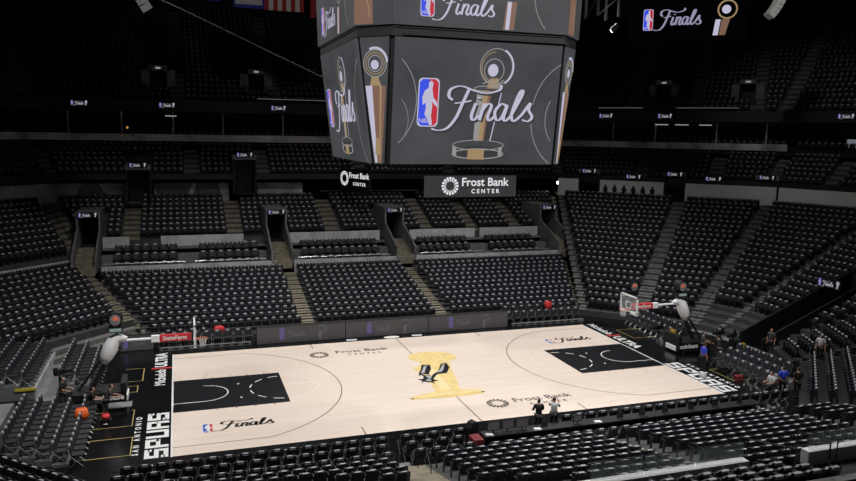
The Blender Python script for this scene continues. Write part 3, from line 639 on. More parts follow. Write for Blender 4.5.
ribbon(b, [(.9, 2.0), (1.5, 2.6), (1.7, 3.5), (1.4, 3.95)], .09, 'gold2', Z+.005); ribbon(b, [(-.2, 2.5), (.3, 3.4), (.9, 3.9)], .07, 'gold2', Z+.005); ribbon(b, [(-2.35, -3.85), (-.5, -3.98), (1.65, -3.85)], .06, 'gold3', Z+.005)
for x in (-2.36, 1.66): b.poly([(x+.09*a, -3.78+.09*c, Z+.006) for a, c in ellipse(0, 0, 1, 1, 8)[:-1]], 'ink')
b.build('trophy_painting', court)
b = MB()
sp = dict(L=[[-0.11, 1.59], [0.38, 1.46], [0.22, 0.74], [-0.17, -0.01], [-0.2, -0.25], [-0.53, -0.1], [-0.85, -0.32], [-0.81, -0.02], [-0.43, 0.76]],
 R=[[1.09, 1.5], [1.48, 1.56], [1.35, 0.66], [0.82, -0.29], [0.24, -0.31], [-0.06, -0.75], [-0.31, -1.13], [-0.57, -1.59], [-0.48, -1.09], [-0.03, -0.3], [0.47, 0.19], [0.8, 0.91]],
 S=[[-0.73, -1.55], [-0.9, -1.32], [-1.15, -1.63], [-0.96, -1.19], [-1.16, -0.9], [-0.81, -0.88], [-0.68, -0.55], [-0.58, -0.94], [-0.29, -0.84], [-0.25, -1.15], [-0.05, -1.44], [-0.41, -1.46], [-0.42, -1.92], [-0.58, -1.53]],
 l=[[-0.09, 1.26], [0.16, 1.39], [-0.22, 0.54], [-0.42, 0.06], [-0.65, 0.06], [-0.33, 0.73]], r=[[1.11, 1.26], [1.3, 1.41], [0.87, 0.4], [0.65, 0.07], [0.34, -0.03], [0.7, 0.51]])
for k_, m_, z_ in (('L', 'ink', .006), ('R', 'ink', .006), ('S', 'ink', .006), ('l', 'silver', .008), ('r', 'silver', .008)): b.poly([(x, y, Z+z_) for x, y in sp[k_]], m_)
b.poly([(x, y, Z+.007) for x, y in ((-.7, -.2), (-.25, -.35), (-.1, -.7), (-.45, -1.3), (-.65, -.9))], 'ink'); b.poly([(x, y, Z+.0085) for x, y in ((-.55, -.35), (-.3, -.4), (-.2, -.65), (-.45, -1.05), (-.5, -.8))], 'silver'); b.poly([(-.58+.16*a, -1.2+.2*c, Z+.009) for a, c in ellipse(0, 0, 1, 1, 8)[:-1]], 'silver')
b.build('team_emblem', court)
# block lettering
GL = {'S': [(0, 0, 1, .2), (.75, .2, 1, .42), (0, .4, 1, .6), (0, .6, .27, .8), (0, .8, 1, 1), (0, .14, .27, .3), (.75, .7, 1, .86)],
      'P': [(0, 0, .27, 1), (.27, .8, 1, 1), (.74, .42, 1, .8), (.27, .36, 1, .54)], 'U': [(0, 0, .27, 1), (.74, 0, 1, 1), (.27, 0, .74, .2)],
      'R': [(0, 0, .27, 1), (.27, .8, 1, 1), (.74, .5, 1, .8), (.27, .38, 1, .56), (.72, 0, 1, .38)]}
for s, ang in ((-1, PI/2), (1, -PI/2)):
    x0, x1 = -7.55, -2.1; w = (x1-x0)/5; mats_ = []
    b = MB()
    for i, ch in enumerate('SPURS'):
        for a, c, d, e in GL[ch]:
            b.prism([((i+a*.86)*w, c*.98), ((i+d*.86)*w, c*.98), ((i+d*.86)*w, e*.98), ((i+a*.86)*w, e*.98)], 0, .004, 'white')
    o = b.build('baseline_lettering', court)
    # on the left the word runs away from the near side, on the right towards it
    if s < 0: place(o, frame((-14.45, -7.58, Z), (0, 1, 0), (-1, 0, 0)))
    else: place(o, frame((14.45, -2.15, Z), (0, -1, 0), (1, 0, 0)))
    o = link('baseline_lettering', text_mesh('SAN ANTONIO', .37, 'white', bold=.010, space=2.05, sx=1.0), court)
    place(o, frame((s*15.80, -4.85, Z), (0, -s, 0), (s, 0, 0)))
    t1 = text_mesh('Michelob', .78, 'white', bold=.016, ext=.002); t1.transform(Matrix.Shear('XZ', 4, (0, 0)))
    o = link('sponsor_lettering', t1, court); place(o, frame((s*14.95, 3.35 if s < 0 else 6.15, Z), (0, -s, 0), (s, 0, 0)))
    o = link('sponsor_lettering', text_mesh('ULTRA', .92, 'white', bold=.035, ext=.002), court); place(o, frame((s*14.95, 6.7 if s < 0 else 2.7, Z), (0, -s, 0), (s, 0, 0)))
    b = MB(); y_ = 5.05 if s < 0 else 4.4; b.box(s*14.95-.55, s*14.95+.55, y_-.11, y_+.11, .015, Z+.003, 'redpaint'); b.build('red_ribbon', court)
for ox, oy in ((-4.9, 4.98), (2.6, -5.85)):
    pass
def floor_brand(cx, cy, tx, ty):
    g = MB(); burst(g, cx, cy, .62, 'ink', Z+.002); g.build('ring_emblem', court)
    o = link('brand_lettering', text_mesh('Frost Bank', .78, 'ink', ext=.001, bold=.006), court); place(o, frame((tx, ty, Z), (1, 0, 0), (0, 1, 0)))
    o = link('brand_lettering', text_mesh('CENTER', .38, 'ink', ext=.001, bold=.008, space=1.8), court); place(o, frame((tx+.05, ty-.7, Z), (1, 0, 0), (0, 1, 0)))
floor_brand(-5.67, 5.2, -2.9, 5.5); floor_brand(1.73, -5.6, 4.35, -5.45)
for x, y in ((-12.95, -5.45), (9.7, 3.6)):
    g = MB(); finals(g, .98, 'ink', x+.83, y+.38, Z+.002, .11, 1.45); league_logo(g, 1.05, x-.02, y+.05, Z+.002, 'bluepaint', 'redpaint', 'white')
    g.build('event_lettering', court)
# gold tape boxes on the black floor behind the baselines
for x0, x1, y0, y1, l in ((-16.9, -15.9, 3.0, 5.3, 'far'), (-16.9, -16.1, 1.2, 2.2, 'mid'), (-18.2, -16.1, -3.6, -1.5, 'wide'), (-18.2, -16.0, -7.0, -5.0, 'near')):
    b = MB(); ribbon(b, [(x0, y0), (x1, y0), (x1, y1), (x0, y1)], .06, 'tape', .024 if x1 > -16.6 and x0 > -16.6 else .026)
    tag(b.build('floor_tape'), 'gold tape outline on the black floor behind the left baseline, the %s one' % l, 'floor marking')
for x0, x1, y0, y1, l in ((16.0, 18.0, 3.4, 5.6, 'far'), (16.4, 18.2, -6.0, -3.9, 'near')):
    b = MB(); ribbon(b, [(x1, y0), (x0, y0), (x0, y1), (x1, y1)], .06, 'tape', .026)
    tag(b.build('floor_tape'), 'gold tape outline on the black floor behind the right baseline, the %s one' % l, 'floor marking')

# ------------------------------------------------------------------ baskets
def basket(s, label):
    t = thing('basketball_hoop', label, 'basketball hoop', (s*17.3, 0, 0), 0 if s > 0 else PI, 'the two basket stands')
    def L(x): return x-17.3     # local x for the right stand; the left one is turned round
    b = MB(); b.box(L(16.6), L(19.0), -.75, .75, .12, .75, 'black'); b.box(L(16.5), L(16.75), -.75, .75, .12, 1.2, 'black'); b.box(L(16.44), L(16.5), -.5, .5, .2, .5, 'pad'); o = b.build('base', t)
    for sy in (-1, 1): l_ = link('lettering', text_mesh('coinbase', .40, 'white', bold=.014, ext=.002), o); place(l_, frame((L(17.3), sy*.755, .5), (-sy, 0, 0), (0, 0, 1)))
    for x in (16.9, 18.7):
        for y in (-.7, .7): c = MB(); c.tube([(L(x), y-.06, .1), (L(x), y+.06, .1)], .1, 'steel', 10); c.build('wheel', t)
    b = MB(); b.tube([(L(18.2), 0, .7), (L(17.6), 0, 1.8), (L(17.05), 0, 2.9)], .13, 'steel', 8); b.tube([(L(18.8), 0, .7), (L(17.5), 0, 2.5)], .07, 'steel', 8); b.build('mast', t)
    b = MB(); b.tube([(L(17.55), 0, 2.1), (L(17.4), 0, 2.45), (L(17.2), 0, 2.85), (L(17.05), 0, 3.2), (L(16.8), 0, 3.4), (L(16.4), 0, 3.3)], [.2, .33, .37, .32, .22, .1], 'pad', 9); b.build('white_padding', t, True)
    b = MB(); b.tube([(L(17.1), 0, 3.2), (L(13.35), 0, 3.2)], .07, 'pad', 8); b.build('boom_arm', t)
    b = MB(); b.box(L(13.3), L(14.85), -.1, .1, 3.02, 3.36, 'red'); b.build('red_arm_cover', t)['label'] = 'red padded cover with white lettering'
    b = MB(); b.box(L(14.85), L(15.25), -.1, .1, 3.02, 3.36, 'pad'); b.build('white_arm_cover', t)
    for sy in (-1, 1):
        o = link('lettering', text_mesh('StateFarm', .29, 'white', bold=.01, ext=.002), t); place(o, frame((L(14.1), sy*.104, 3.19), (-sy, 0, 0), (0, 0, 1)))
    # backboard with white frame, inner square
    b = MB(); b.box(L(13.1), L(13.14), -.88, .88, 2.93, 3.92, 'acrylic'); b.build('glass_board', t)
    b = MB(); x = L(13.08)
    for y0, y1, z0, z1 in ((-.93, .93, 3.88, 3.97), (-.93, .93, 2.88, 2.97), (-.93, -.85, 2.88, 3.97), (.85, .93, 2.88, 3.97)): b.box(x, x+.09, y0, y1, z0, z1, 'white')
    for y0, y1, z0, z1 in ((-.3, .3, 3.5, 3.55), (-.3, .3, 3.08, 3.13), (-.3, -.25, 3.08, 3.55), (.25, .3, 3.08, 3.55)): b.box(x, x+.03, y0, y1, z0, z1, 'white')
    b.build('board_frame', t)
    for y0, y1 in ((-.93, -.3), (.3, .93)):
        b = MB(); b.box(x-.01, x+.11, y0, y1, 2.80, 2.89, 'white'); b.build('edge_padding', t)
    b = MB(); c = ellipse(L(12.73), 0, .23, .23, 18); b.tube([(a, d, 3.05) for a, d in c], .016, 'rim', 5, False); b.box(L(12.95), L(13.1), -.08, .08, 3.0, 3.07, 'rim'); b.build('rim', t)
    b = MB()
    for k_ in range(12):
        a = 2*PI*k_/12; a2_ = a+PI/6; xx = L(12.73)
        for a_e in (a+PI/6, a-PI/6): b.tube([(xx+.225*math.cos(a), .225*math.sin(a), 3.04), (xx+.16*math.cos(a_e), .16*math.sin(a_e), 2.85), (xx+.13*math.cos(a), .13*math.sin(a), 2.62)], .006, 'net', 3, False)
    b.build('net', t)
    # shot clock on a short post above the arm
    b = MB(); b.tube([(L(16.9), 0, 3.3), (L(16.9), 0, 3.75)], .04, 'steel', 6); b.build('clock_post', t)
    b = MB(); cx = L(16.9); b.box(cx-.32, cx+.32, -.32, .32, 3.72, 3.98, 'black')
    b.prism([(cx+.34*a, 4.35+.38*c) for a, c in ellipse(0, 0, 1, 1, 20)[:-1]], -.3, .3, 'black', 'xz'); o = b.build('shot_clock', t)
    for sy in (-1, 1):
        g = MB(); g.poly([(cx+.26*a, sy*.305, 4.36+.29*c) for a, c in ellipse(0, 0, 1, 1, 18)[:-1]], 'riserlight'); g.poly([(cx+.15*a-.02, sy*.31, 4.42+.12*c) for a, c in ellipse(0, 0, 1, 1, 10)[:-1]], 'orangeglow'); g.box(cx-.28, cx+.28, sy*.30, sy*.335, 3.76, 3.92, 'clockstrip'); g.build('clock_face', o)
    return t
M['orangeglow'] = glow('clock_orange', (.42, .10, .05), 1); M['clockstrip'] = glow('clock_strip', (.16, .22, .20), 1)
basket(1, 'basketball stand at the right end, glass backboard facing left and red arm cover')
basket(-1, 'basketball stand at the left end, glass backboard seen edge on and red arm cover')
def clock(x, y, z, rz, label):
    t = thing('shot_clock', label, 'clock', (x, y, z), rz)
    b = MB(); b.tube([(0, 0, 0), (0, 0, 1.6)], .03, 'steel', 6); b.build('pole', t)
    b = MB(); b.prism([(.42*a, 2.0+.46*c) for a, c in ellipse(0, 0, 1, 1, 20)[:-1]], -.1, .1, 'black', 'xz'); b.box(-.35, .35, -.1, .1, 1.3, 1.55, 'black'); b.build('housing', t)
    b = MB(); b.poly([(.3*a, -.105, 2.0+.34*c) for a, c in ellipse(0, 0, 1, 1, 18)[:-1]], 'riserlight'); b.poly([(.2*a, -.11, 2.1+.15*c) for a, c in ellipse(0, 0, 1, 1, 10)[:-1]], 'orangeglow'); b.build('face', t)
clock(19.3, 8.6, .45, 0, 'round orange faced clock standing among the seats behind the right backboard')

# ------------------------------------------------------------------ LED boards along the far sideline and table fronts
def ledboard(x0, x1, y, h, n, label, fin=True):
    t = thing('courtside_board', label, 'led board', (x0, y, 0)); w = x1-x0
    b = MB(); b.box(0, w, 0, .5, 0, h, 'black'); b.build('housing', t)
    b = MB(); b.box(.0, w, -.02, 0, .03, h-.01, 'led'); o = b.build('display', t)
    g = MB()
    for i in range(n if w > 3 else 0):
        X_ = w*(i+.25)/n; finals(g, h*.45, 'ledw', X_+.55, h*.35, -.003); g.poly([(X_, h*.2, -.002), (X_+.32, h*.2, -.002), (X_+.32, h*.9, -.002), (X_, h*.9, -.002)], 'ledv')
        q = X_+2.6; ribbon(g, ellipse(q+.2, h*.72, .3, h*.2, 12, -1.6, 2.4), .05, 'ledw', -.003); g.poly([(q, .1, -.002), (q+.15, .1, -.002), (q+.2, h*.6, -.002), (q+.02, h*.6, -.002)], 'ledw')
    if w < 3: finals(g, .36, 'ledw', .6, .36, -.003); g.poly([(.15, .2, -.002), (.4, .2, -.002), (.4, .8, -.002), (.15, .8, -.002)], 'ledv')
    place(g.build('display_picture', o), frame((0, -.03, 0), (1, 0, 0), (0, 0, 1)))
for i, (a, c) in enumerate(((-9.15, -3.3), (-3.25, 2.6), (2.65, 8.7))):
    ledboard(a, c, 8.55, 1.12, 1, 'dark grey scrolling led board along the far sideline, %s of three' % ('leftmost', 'middle one', 'rightmost')[i])
ledboard(-17.4, -15.5, 9.2, .95, 1, 'short dark led panel beyond the left basket stand')
b = MB(); ribbon(b, [(-1.3, 7.95), (1.2, 7.95)], .8, 'ink', .03)
for x, y, l, m_ in ((-.2, 7.97, 'pale oval mat on the black border beside the halfway line', 'linepale'),):
    b = MB(); b.prism([(x+.55*a, y+.28*c) for a, c in ellipse(0, 0, 1, 1, 20)[:-1]], .02, .035, m_); tag(b.build('floor_mat'), l, 'mat')
for x, l in ((-3.0, 'small folded white sheet on the black border left of the halfway line'), (1.6, 'small grey sheet on the black border right of the halfway line')):
    b = MB(); b.prism([(x-.35, 7.85), (x+.35, 7.8), (x+.42, 8.15), (x-.3, 8.2)], .02, .03, 'whitecloth'); tag(b.build('paper_sheet'), l, 'sheet')

# ------------------------------------------------------------------ seats of the bowl
def seat_parts():
    P = []
    b = MB(); g = []
    for z, yo, k in ((.38, .0, .95), (.58, .03, 1.07), (.74, .06, 1.09), (.815, .075, .98), (.845, .085, .66)):
        g.append([(.222*a*k, -.035*(1-a*a)*-1+yo+.02-.035*(a*a), z-(.02 if abs(a) == 1 and z > .83 else 0)) for a in (-1, -.5, 0, .5, 1)])
    b.slab(g, .045, 'seat'); P.append(('backrest', b))
    b = MB(); g = [[(.2*a, y-.02*(a*a), z) for a in (-1, 0, 1)] for z, y in ((.36, -.10), (.52, -.14), (.70, -.17), (.745, -.16))]
    b.slab(g, .06, 'seatpad'); P.append(('seat_pan', b))
    for s in (-1, 1):
        b = MB(); b.box(s*.235-.018, s*.235+.018, -.27, .03, .60, .635, 'seat'); b.box(s*.235-.015, s*.235+.015, -.12, .0, 0, .6, 'steel'); P.append(('armrest', b))
    b = MB(); b.hexa([(-.13, .06, .755), (.13, .06, .755), (.13, .15, .755), (-.13, .15, .755), (-.10, .068, .853), (.10, .068, .853), (.10, .155, .853), (-.10, .155, .853)], 'hilite_emblem'); P.append(('highlight_plate', b))  # pale plate painted in as the highlight along the seat top
    return P
def club_parts():
    P = []
    b = MB(); g = [[(.29*a*k, y-.05*(a*a), z) for a in (-1, -.5, 0, .5, 1)] for z, y, k in ((.40, .02, 1), (.6, .06, 1.03), (.76, .09, .97), (.82, .10, .7))]
    b.slab(g, .09, 'seatpad'); P.append(('backrest', b))
    b = MB(); g = [[(.26*a, y, z) for a in (-1, 0, 1)] for z, y in ((.40, -.45), (.44, -.2), (.44, .05))]
    b.hexa([(-.27, -.47, .36), (.27, -.47, .36), (.27, .05, .34), (-.27, .05, .34), (-.26, -.46, .47), (.26, -.46, .47), (.26, .05, .45), (-.26, .05, .45)], 'seatpad'); P.append(('seat', b))
    for s in (-1, 1):
        b = MB(); b.box(s*.315-.025, s*.315+.025, -.38, .06, .6, .65, 'seat'); b.box(s*.315-.02, s*.315+.02, -.1, .0, 0, .6, 'steel'); P.append(('armrest', b))
    b = MB(); b.hexa([(-.16, .06, .74), (.16, .06, .74), (.16, .195, .74), (-.16, .195, .74), (-.13, .075, .828), (.13, .075, .828), (.13, .2, .828), (-.13, .2, .828)], 'hilite_emblem'); P.append(('highlight_plate', b))  # the same painted highlight on the wider chair back
    return P
def merge(parts):
    m = MB()
    for _, b in parts:
        k = len(m.v); m.v += b.v; m.f += [tuple(i+k for i in f) for f in b.f]
        for q in b.m:
            x = b.mats[q]
            if x not in m.mats: m.mats.append(x)
            m.m.append(m.mats.index(x))
    return m
def pix(p):
    d = Vector(p)-Vector(CAM); c = d.dot(fw)
    return (428+FPX*d.dot(ri)/c, 240.5-FPX*d.dot(up)/c, c) if c > .5 else (-999, -999, c)
def stuff_mesh(name, proto, items, label, cat):
    v = np.array(proto.v); nv_ = len(v); out = np.empty((len(items)*nv_, 3)); fl = []; N = len(items)
    for i, it in enumerate(items):
        c, s = math.cos(it[3]), math.sin(it[3])
        out[i*nv_:(i+1)*nv_, 0] = v[:, 0]*c-v[:, 1]*s+it[0]; out[i*nv_:(i+1)*nv_, 1] = v[:, 0]*s+v[:, 1]*c+it[1]; out[i*nv_:(i+1)*nv_, 2] = v[:, 2]+it[2]
    lv = np.concatenate([np.array(f) for f in proto.f]); lt = np.array([len(f) for f in proto.f]); nl = len(lv)
    L = (lv[None, :]+(np.arange(N)*nv_)[:, None]).ravel(); T = np.tile(lt, N); St = np.concatenate([[0], np.cumsum(T)[:-1]])
    me = bpy.data.meshes.new(name); me.vertices.add(len(out)); me.vertices.foreach_set('co', out.ravel())
    me.loops.add(len(L)); me.loops.foreach_set('vertex_index', L.astype(np.int32)); me.polygons.add(len(T))
    me.polygons.foreach_set('loop_start', St.astype(np.int32)); 
    me.polygons.foreach_set('material_index', np.tile(np.array(proto.m), N).astype(np.int32))
    for x in proto.mats: me.materials.append(x)
    me.update(calc_edges=True); me.validate()
    return tag(link(name, me), label, cat, kind='stuff')
def copies(name, parts, items, labeler, cat, with_parts=True):
    data = [(n_, b.mesh(n_)) for n_, b in parts]; whole = merge(parts).mesh(name) if not with_parts else None
    first = None
    for it in items:
        label, grp = labeler(it)
        if with_parts:
            if first is None:
                o = empty(name, (0, 0, 0)); first = (o, [link(n_, me, o) for n_, me in data])
            else:
                o = first[0].copy(); COL.objects.link(o)
                for c in first[1]: d = c.copy(); COL.objects.link(d); d.parent = o
        else: o = link(name, whole)
        o.location = it[:3]; o.rotation_euler = (0, 0, it[3]); tag(o, label, cat, grp)
    return first
ORD = ['front', 'second', 'third', 'fourth', 'fifth', 'sixth', 'seventh', 'eighth', 'ninth', 'tenth', 'eleventh', 'twelfth', 'thirteenth', 'fourteenth']
def third(it):
    x = pix(it[:3])[0]; return 'left of the near aisle' if x < 400 else ('between the two near aisles' if x < 650 else 'towards the lower right corner')
def seat_label(it):
    if 'near side' in it[4]: g = 'black folding seat, %s row of the near stand, %s' % (ORD[it[5]], third(it))
    else: g = 'black folding seat, %s row of the %s' % (ORD[min(it[5], 13)], it[4].replace(' tier', ' stand'))
    return g, g.replace('black folding seat', 'black folding seats')
allseats = SEATS['arena_seat']
inview = []; rest = []
for it in allseats:
    x, y, c = pix((it[0], it[1], it[2]+.6))
    (inview if (-3 < x < 859 and -3 < y < 480 and c > 1) else rest).append((c, it))
inview.sort(key=lambda q: q[0])
single = [q[1] for q in inview[:300]]; rest_v = [q[1] for q in inview[300:]]
rest_o = [q[1] for q in rest if q[1][1] > -14 and pix(q[1][:3])[0] > -250 and pix(q[1][:3])[0] < 1150 and q[1][0] > -27]
SP = seat_parts()
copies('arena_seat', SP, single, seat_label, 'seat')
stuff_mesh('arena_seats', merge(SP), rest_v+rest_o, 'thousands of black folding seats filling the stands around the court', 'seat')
CP = club_parts()
def club_label(it):
    if 'near' in it[4]: g = 'wide black padded chair in the %s row behind the near white ledge' % ORD[it[5]]
    else:
        x = -99; k_ = min(range(5), key=lambda q: abs((blocks[q][0]+blocks[q][1])/2-it[0]))
        g = 'wide black padded chair, %s row of the %s' % (ORD[it[5]], k[k_])
    return g, g.replace('chair', 'chairs')
k = ['leftmost terrace block', 'second terrace block from the left', 'middle terrace block', 'terrace block under the arena name board', 'rightmost terrace block']
cl = SEATS['club_chair']
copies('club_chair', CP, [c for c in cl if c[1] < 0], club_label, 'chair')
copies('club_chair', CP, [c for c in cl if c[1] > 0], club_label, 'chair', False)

# ------------------------------------------------------------------ courtside chairs
def court_chair_parts():
    P = []
    b = MB(); b.slab([[(.26*a*k_, y-.03*(a*a), z) for a in (-1, -.5, 0, .5, 1)] for z, y, k_ in ((.48, .20, .75), (.56, .21, .97), (.78, .24, 1), (.87, .255, .92), (.90, .26, .65))], .05, 'seatpad'); P.append(('backrest', b))
    b = MB(); b.hexa([(-.23, -.24, .42), (.23, -.24, .42), (.22, .2, .42), (-.22, .2, .42), (-.22, -.23, .49), (.22, -.23, .49), (.21, .2, .48), (-.21, .2, .48)], 'cushion'); P.append(('seat', b))
    for sx in (-1, 1):
        b = MB(); b.tube([(sx*.27, .29, .86), (sx*.27, .2, .44), (sx*.27, -.24, 0)], .014, 'chrome', 4); P.append(('leg', b))
        b = MB(); b.tube([(sx*.27, -.2, .44), (sx*.27, .24, 0)], .014, 'chrome', 4); P.append(('leg', b))
    b = MB(); b.hexa([(-.13, .24, .80), (.13, .24, .80), (.13, .312, .80), (-.13, .312, .80), (-.10, .25, .905), (.10, .25, .905), (.10, .322, .905), (-.10, .322, .905)], 'hilite_emblem'); P.append(('emblem', b))
    return P
CC = court_chair_parts(); items = []
def line(x0, y0, x1, y1, pitch, z, face, label, skip=lambda x, y: False):
    L_ = math.hypot(x1-x0, y1-y0); n_ = max(1, int(L_/pitch))
    for i in range(n_+1):
        x, y = x0+(x1-x0)*i/n_, y0+(y1-y0)*i/n_
        if not skip(x, y): items.append((x, y, z, face, label, 0))
NF = PI   # chairs on the near side face the court (+y): local -y turned round
line(-15.9, -9.85, -5.7, -9.85, .62, 0, NF, 'courtside chair, first sideline row left of the near aisle')
line(-4.6, -9.85, -2.1, -9.85, .62, 0, NF, 'courtside chair, first sideline row between the aisle and the table')
line(3.3, -9.75, 16.2, -9.75, .62, 0, NF, 'courtside chair, first sideline row right of the table')
line(-16.2, -10.65, -5.9, -10.65, .62, 0.02, NF, 'courtside chair, second sideline row left of the near aisle')
line(-4.6, -10.65, -2.5, -10.65, .62, 0.02, NF, 'courtside chair, second sideline row between aisle and table')
line(-16.4, -11.5, -5.9, -11.5, .62, 0.04, NF, 'courtside chair, third sideline row left of the near aisle')
line(-4.5, -11.5, -2.3, -11.5, .62, 0.04, NF, 'courtside chair, third sideline row between aisle and table')
line(-1.2, -11.75, 13.5, -11.75, .62, 0.04, NF, 'courtside chair in the row behind the long press table')
line(-14.9, 9.3, -9.6, 9.3, .62, 0, 0, 'team bench chair in the front row left of the led boards')
line(-14.6, 10.0, -12.4, 10.0, .62, 0.03, 0, 'bench chair behind the left team bench beside the left basket')
line(9.2, 9.2, 14.8, 9.2, .62, 0, 0, 'team bench chair in the front row right of the led boards')
line(9.3, 10.0, 14.6, 10.0, .62, .2, 0, 'bench chair in the second row behind the right team bench')
for i in range(3): line(-18.2-.7*i, 2.4, -18.2-.7*i, 8.0, .62, .02+.22*i, -PI/2+PI, 'chair in the small far left floor block, row %s' % ['nearest the court', 'in the middle', 'at the back'][i])
for i in range(5): line(-18.0-.64*i, -7.3+.2*i, -18.0-.64*i, -1.9, .56, .02+.13*i, PI/2, 'chair in the near left block by the camera crew, %s row' % ORD[i].replace('front', 'first'))
for i in range(3): line(17.3+.72*i, -7.9+.3*i, 17.3+.72*i, -3.4, .6, .02+.2*i, -PI/2, 'chair in the near right block beyond the baseline, %s row' % ORD[i].replace('front', 'first'))
for i in range(2): line(17.9+.8*i, 2.4, 17.9+.8*i, 6.8, .62, .02+.2*i, -PI/2, 'chair behind the right basket stand, %s' % ['row nearer the court', 'row farther back'][i])
# risers under the end blocks
def riser(x0, x1, y0, y1, z, m='riserlight'):
    b = MB(); b.box(x0, x1, y0, y1, 0, z, m); struct(b.build('floor_riser'))
for i in range(1, 5): riser(-18.0-.64*i-.32, -18.0-.64*i+.32, -7.6+.2*i, -1.5, .13*i)
for i in range(1, 3): riser(-18.2-.7*i-.35, -18.2-.7*i+.35, 2.1, 8.4, .22*i)
for i in range(1, 3): riser(17.3+.72*i-.36, 17.3+.72*i+.36, -8.1, -3.0, .2*i)
riser(18.32, 19.1, 2.1, 7.1, .2)
b = MB(); b.box(-21.0, -19.98, 1.0, 9.0, 0, .03, 'riserlight'); struct(b.build('walkway_floor'))
for i in range(4): riser(-21.35-.7*i-.35, -21.35-.7*i+.35, 1.5, 8.6-.45*i, .55+.2*i)
for i in range(4): line(-21.3-.7*i, 1.9, -21.3-.7*i, 8.3-.45*i, .58, .55+.2*i, PI/2, 'chair on the far left platform, %s row from the walkway' % ORD[i].replace('front', 'first'))
b = MB(); b.box(-21.0, -20.94, 1.5, 8.6, 0, .62, 'whitewall'); struct(b.build('platform_front'))
b = MB(); b.box(-22.3, -21.35, -7.0, -1.6, 0, .95, 'riserlight'); struct(b.build('walkway_floor'))
b = MB(); b.box(-21.9, -20.94, 1.42, 1.5, .5, .62, 'yellow'); struct(b.build('yellow_edge_trim'))
b = MB(); b.box(-18, -5.9, -13.0, -11.7, 0, .04, 'gloss'); struct(b.build('floor_panel'))
b = MB(); b.box(-5.75, -4.75, -13.0, -11.0, 0, .03, 'riserlight'); struct(b.build('aisle_floor'))

items.append((16.9, -8.35, 0, -PI/2, 'courtside chair under the seated person in a white shirt', 0)); items.append((-18.05, -1.2, 0, PI/2, 'courtside chair under the seated person in dark clothes', 0))
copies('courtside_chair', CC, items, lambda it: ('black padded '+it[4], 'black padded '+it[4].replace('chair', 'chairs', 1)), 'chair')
# ------------------------------------------------------------------ press table with monitors
t = thing('press_table', 'long black clothed press table along the near sideline', 'table', (-1.3, -10.75, 0))
b = MB(); b.box(0, 15, -.32, .32, .72, .76, 'black'); b.build('tabletop', t)
b = MB(); b.box(0, 15, .28, .31, .02, .74, 'blackcloth'); b.box(0, .04, -.3, .3, .02, .74, 'blackcloth'); b.build('table_skirt', t)
b = MB(); b.box(0, 15, -.345, -.32, .70, .775, 'steel'); b.build('edge_strip', t)
def monitor(x, y, z, rz, w, h, label, m='black', grp=None, rear=None):
    t = thing('monitor', label, 'monitor', (x, y, z), rz, grp)
    b = MB(); b.box(-w/2, w/2, -.03, .02, .1, .1+h, m); b.build('screen_case', t)
    b = MB(); b.box(-w/2+.03, w/2-.03, -.036, -.03, .13, .07+h, 'led'); b.build('display', t)
    b = MB(); b.box(-.15, .15, -.1, .1, 0, .02, 'steel'); b.box(-.03, .03, -.01, .02, 0, .12, 'steel'); b.build('stand', t)
mt = [(-.75, -10.7, 0, .62, .42, 'wide black monitor at the left end of the press table'), (-.05, -10.68, .05, .6, .4, 'black monitor second from the left on the press table'), (.65, -10.7, -.05, .6, .4, 'black monitor third from the left on the press table'), (3.4, -10.8, .1, .5, .3, 'small black monitor right of the standing pair')]
for x, y, rz, w, h, l in mt: monitor(x, y, .76, rz, w, h, l)
t = thing('camera_case', 'tall black hooded case at the left end of the press table', 'case', (-1.62, -10.3, 0), .3)
b = MB(); b.prism([(-.2, .0), (.2, .0), (.22, 1.0), (.1, 1.25), (-.12, 1.2), (-.22, .95)], -.18, .18, 'black', 'xz'); b.build('case_body', t)
t = thing('road_case', 'dark red crate standing at the end of the press table', 'crate', (-1.75, -11.15, 0))
M['darkred'] = mat('dark_red_plastic', (.16, .015, .02), .5); b = MB(); b.box(-.22, .22, -.35, .35, 0, .85, 'darkred'); b.build('crate_body', t); b = MB(); b.box(-.23, -.2, -.25, .25, .5, .62, 'chrome'); b.build('handle', t)
# clutter on the table
for i, (x, l, m_) in enumerate(((-1.05, 'pale blue paper pile left of the monitors', 'whitecloth'), (1.3, 'white paper pile right of the table monitors', 'white'), (4.4, 'small white box on the press table', 'white'))):
    b = MB(); b.hexa([(-.16, -.11, 0), (.16, -.13, 0), (.15, .1, 0), (-.17, .12, 0), (-.15, -.11, .07), (.16, -.12, .05), (.15, .1, .05), (-.16, .11, .07)], m_); o = tag(b.build('paper_pile'), l, 'papers'); o.location = (x, -10.95, .76)
for i, x in enumerate((1.25, 5.2, 6.4, 7.7, 9.2, 10.6, 12.1)):
    t = thing('laptop', 'open black laptop on the press table, %s from the left' % ORD[i].replace('front', 'first'), 'laptop', (x+.5, -10.88, .76), PI)
    b = MB(); b.box(-.17, .17, -.12, .12, 0, .02, 'steel'); b.build('keyboard_base', t)
    b = MB(); b.hexa([(-.17, -.12, .02), (.17, -.12, .02), (.17, -.11, .02), (-.17, -.11, .02), (-.17, -.17, .24), (.17, -.17, .24), (.17, -.16, .24), (-.17, -.16, .24)], 'steel'); b.build('lid', t)

# scorer's table beyond the left baseline, with lettering; glossy panels
t = thing('low_table', 'low table with a pale shiny top beside the near left camera crew', 'table', (-16.85, -1.35, 0))
b = MB(); b.box(-.6, .65, -.42, .3, .3, .34, 'riserlight'); b.build('tabletop', t)
for x in (-.5, .55):
    for y in (-.34, .22): b = MB(); b.box(x-.025, x+.025, y-.025, y+.025, 0, .3, 'steel'); b.build('leg', t)

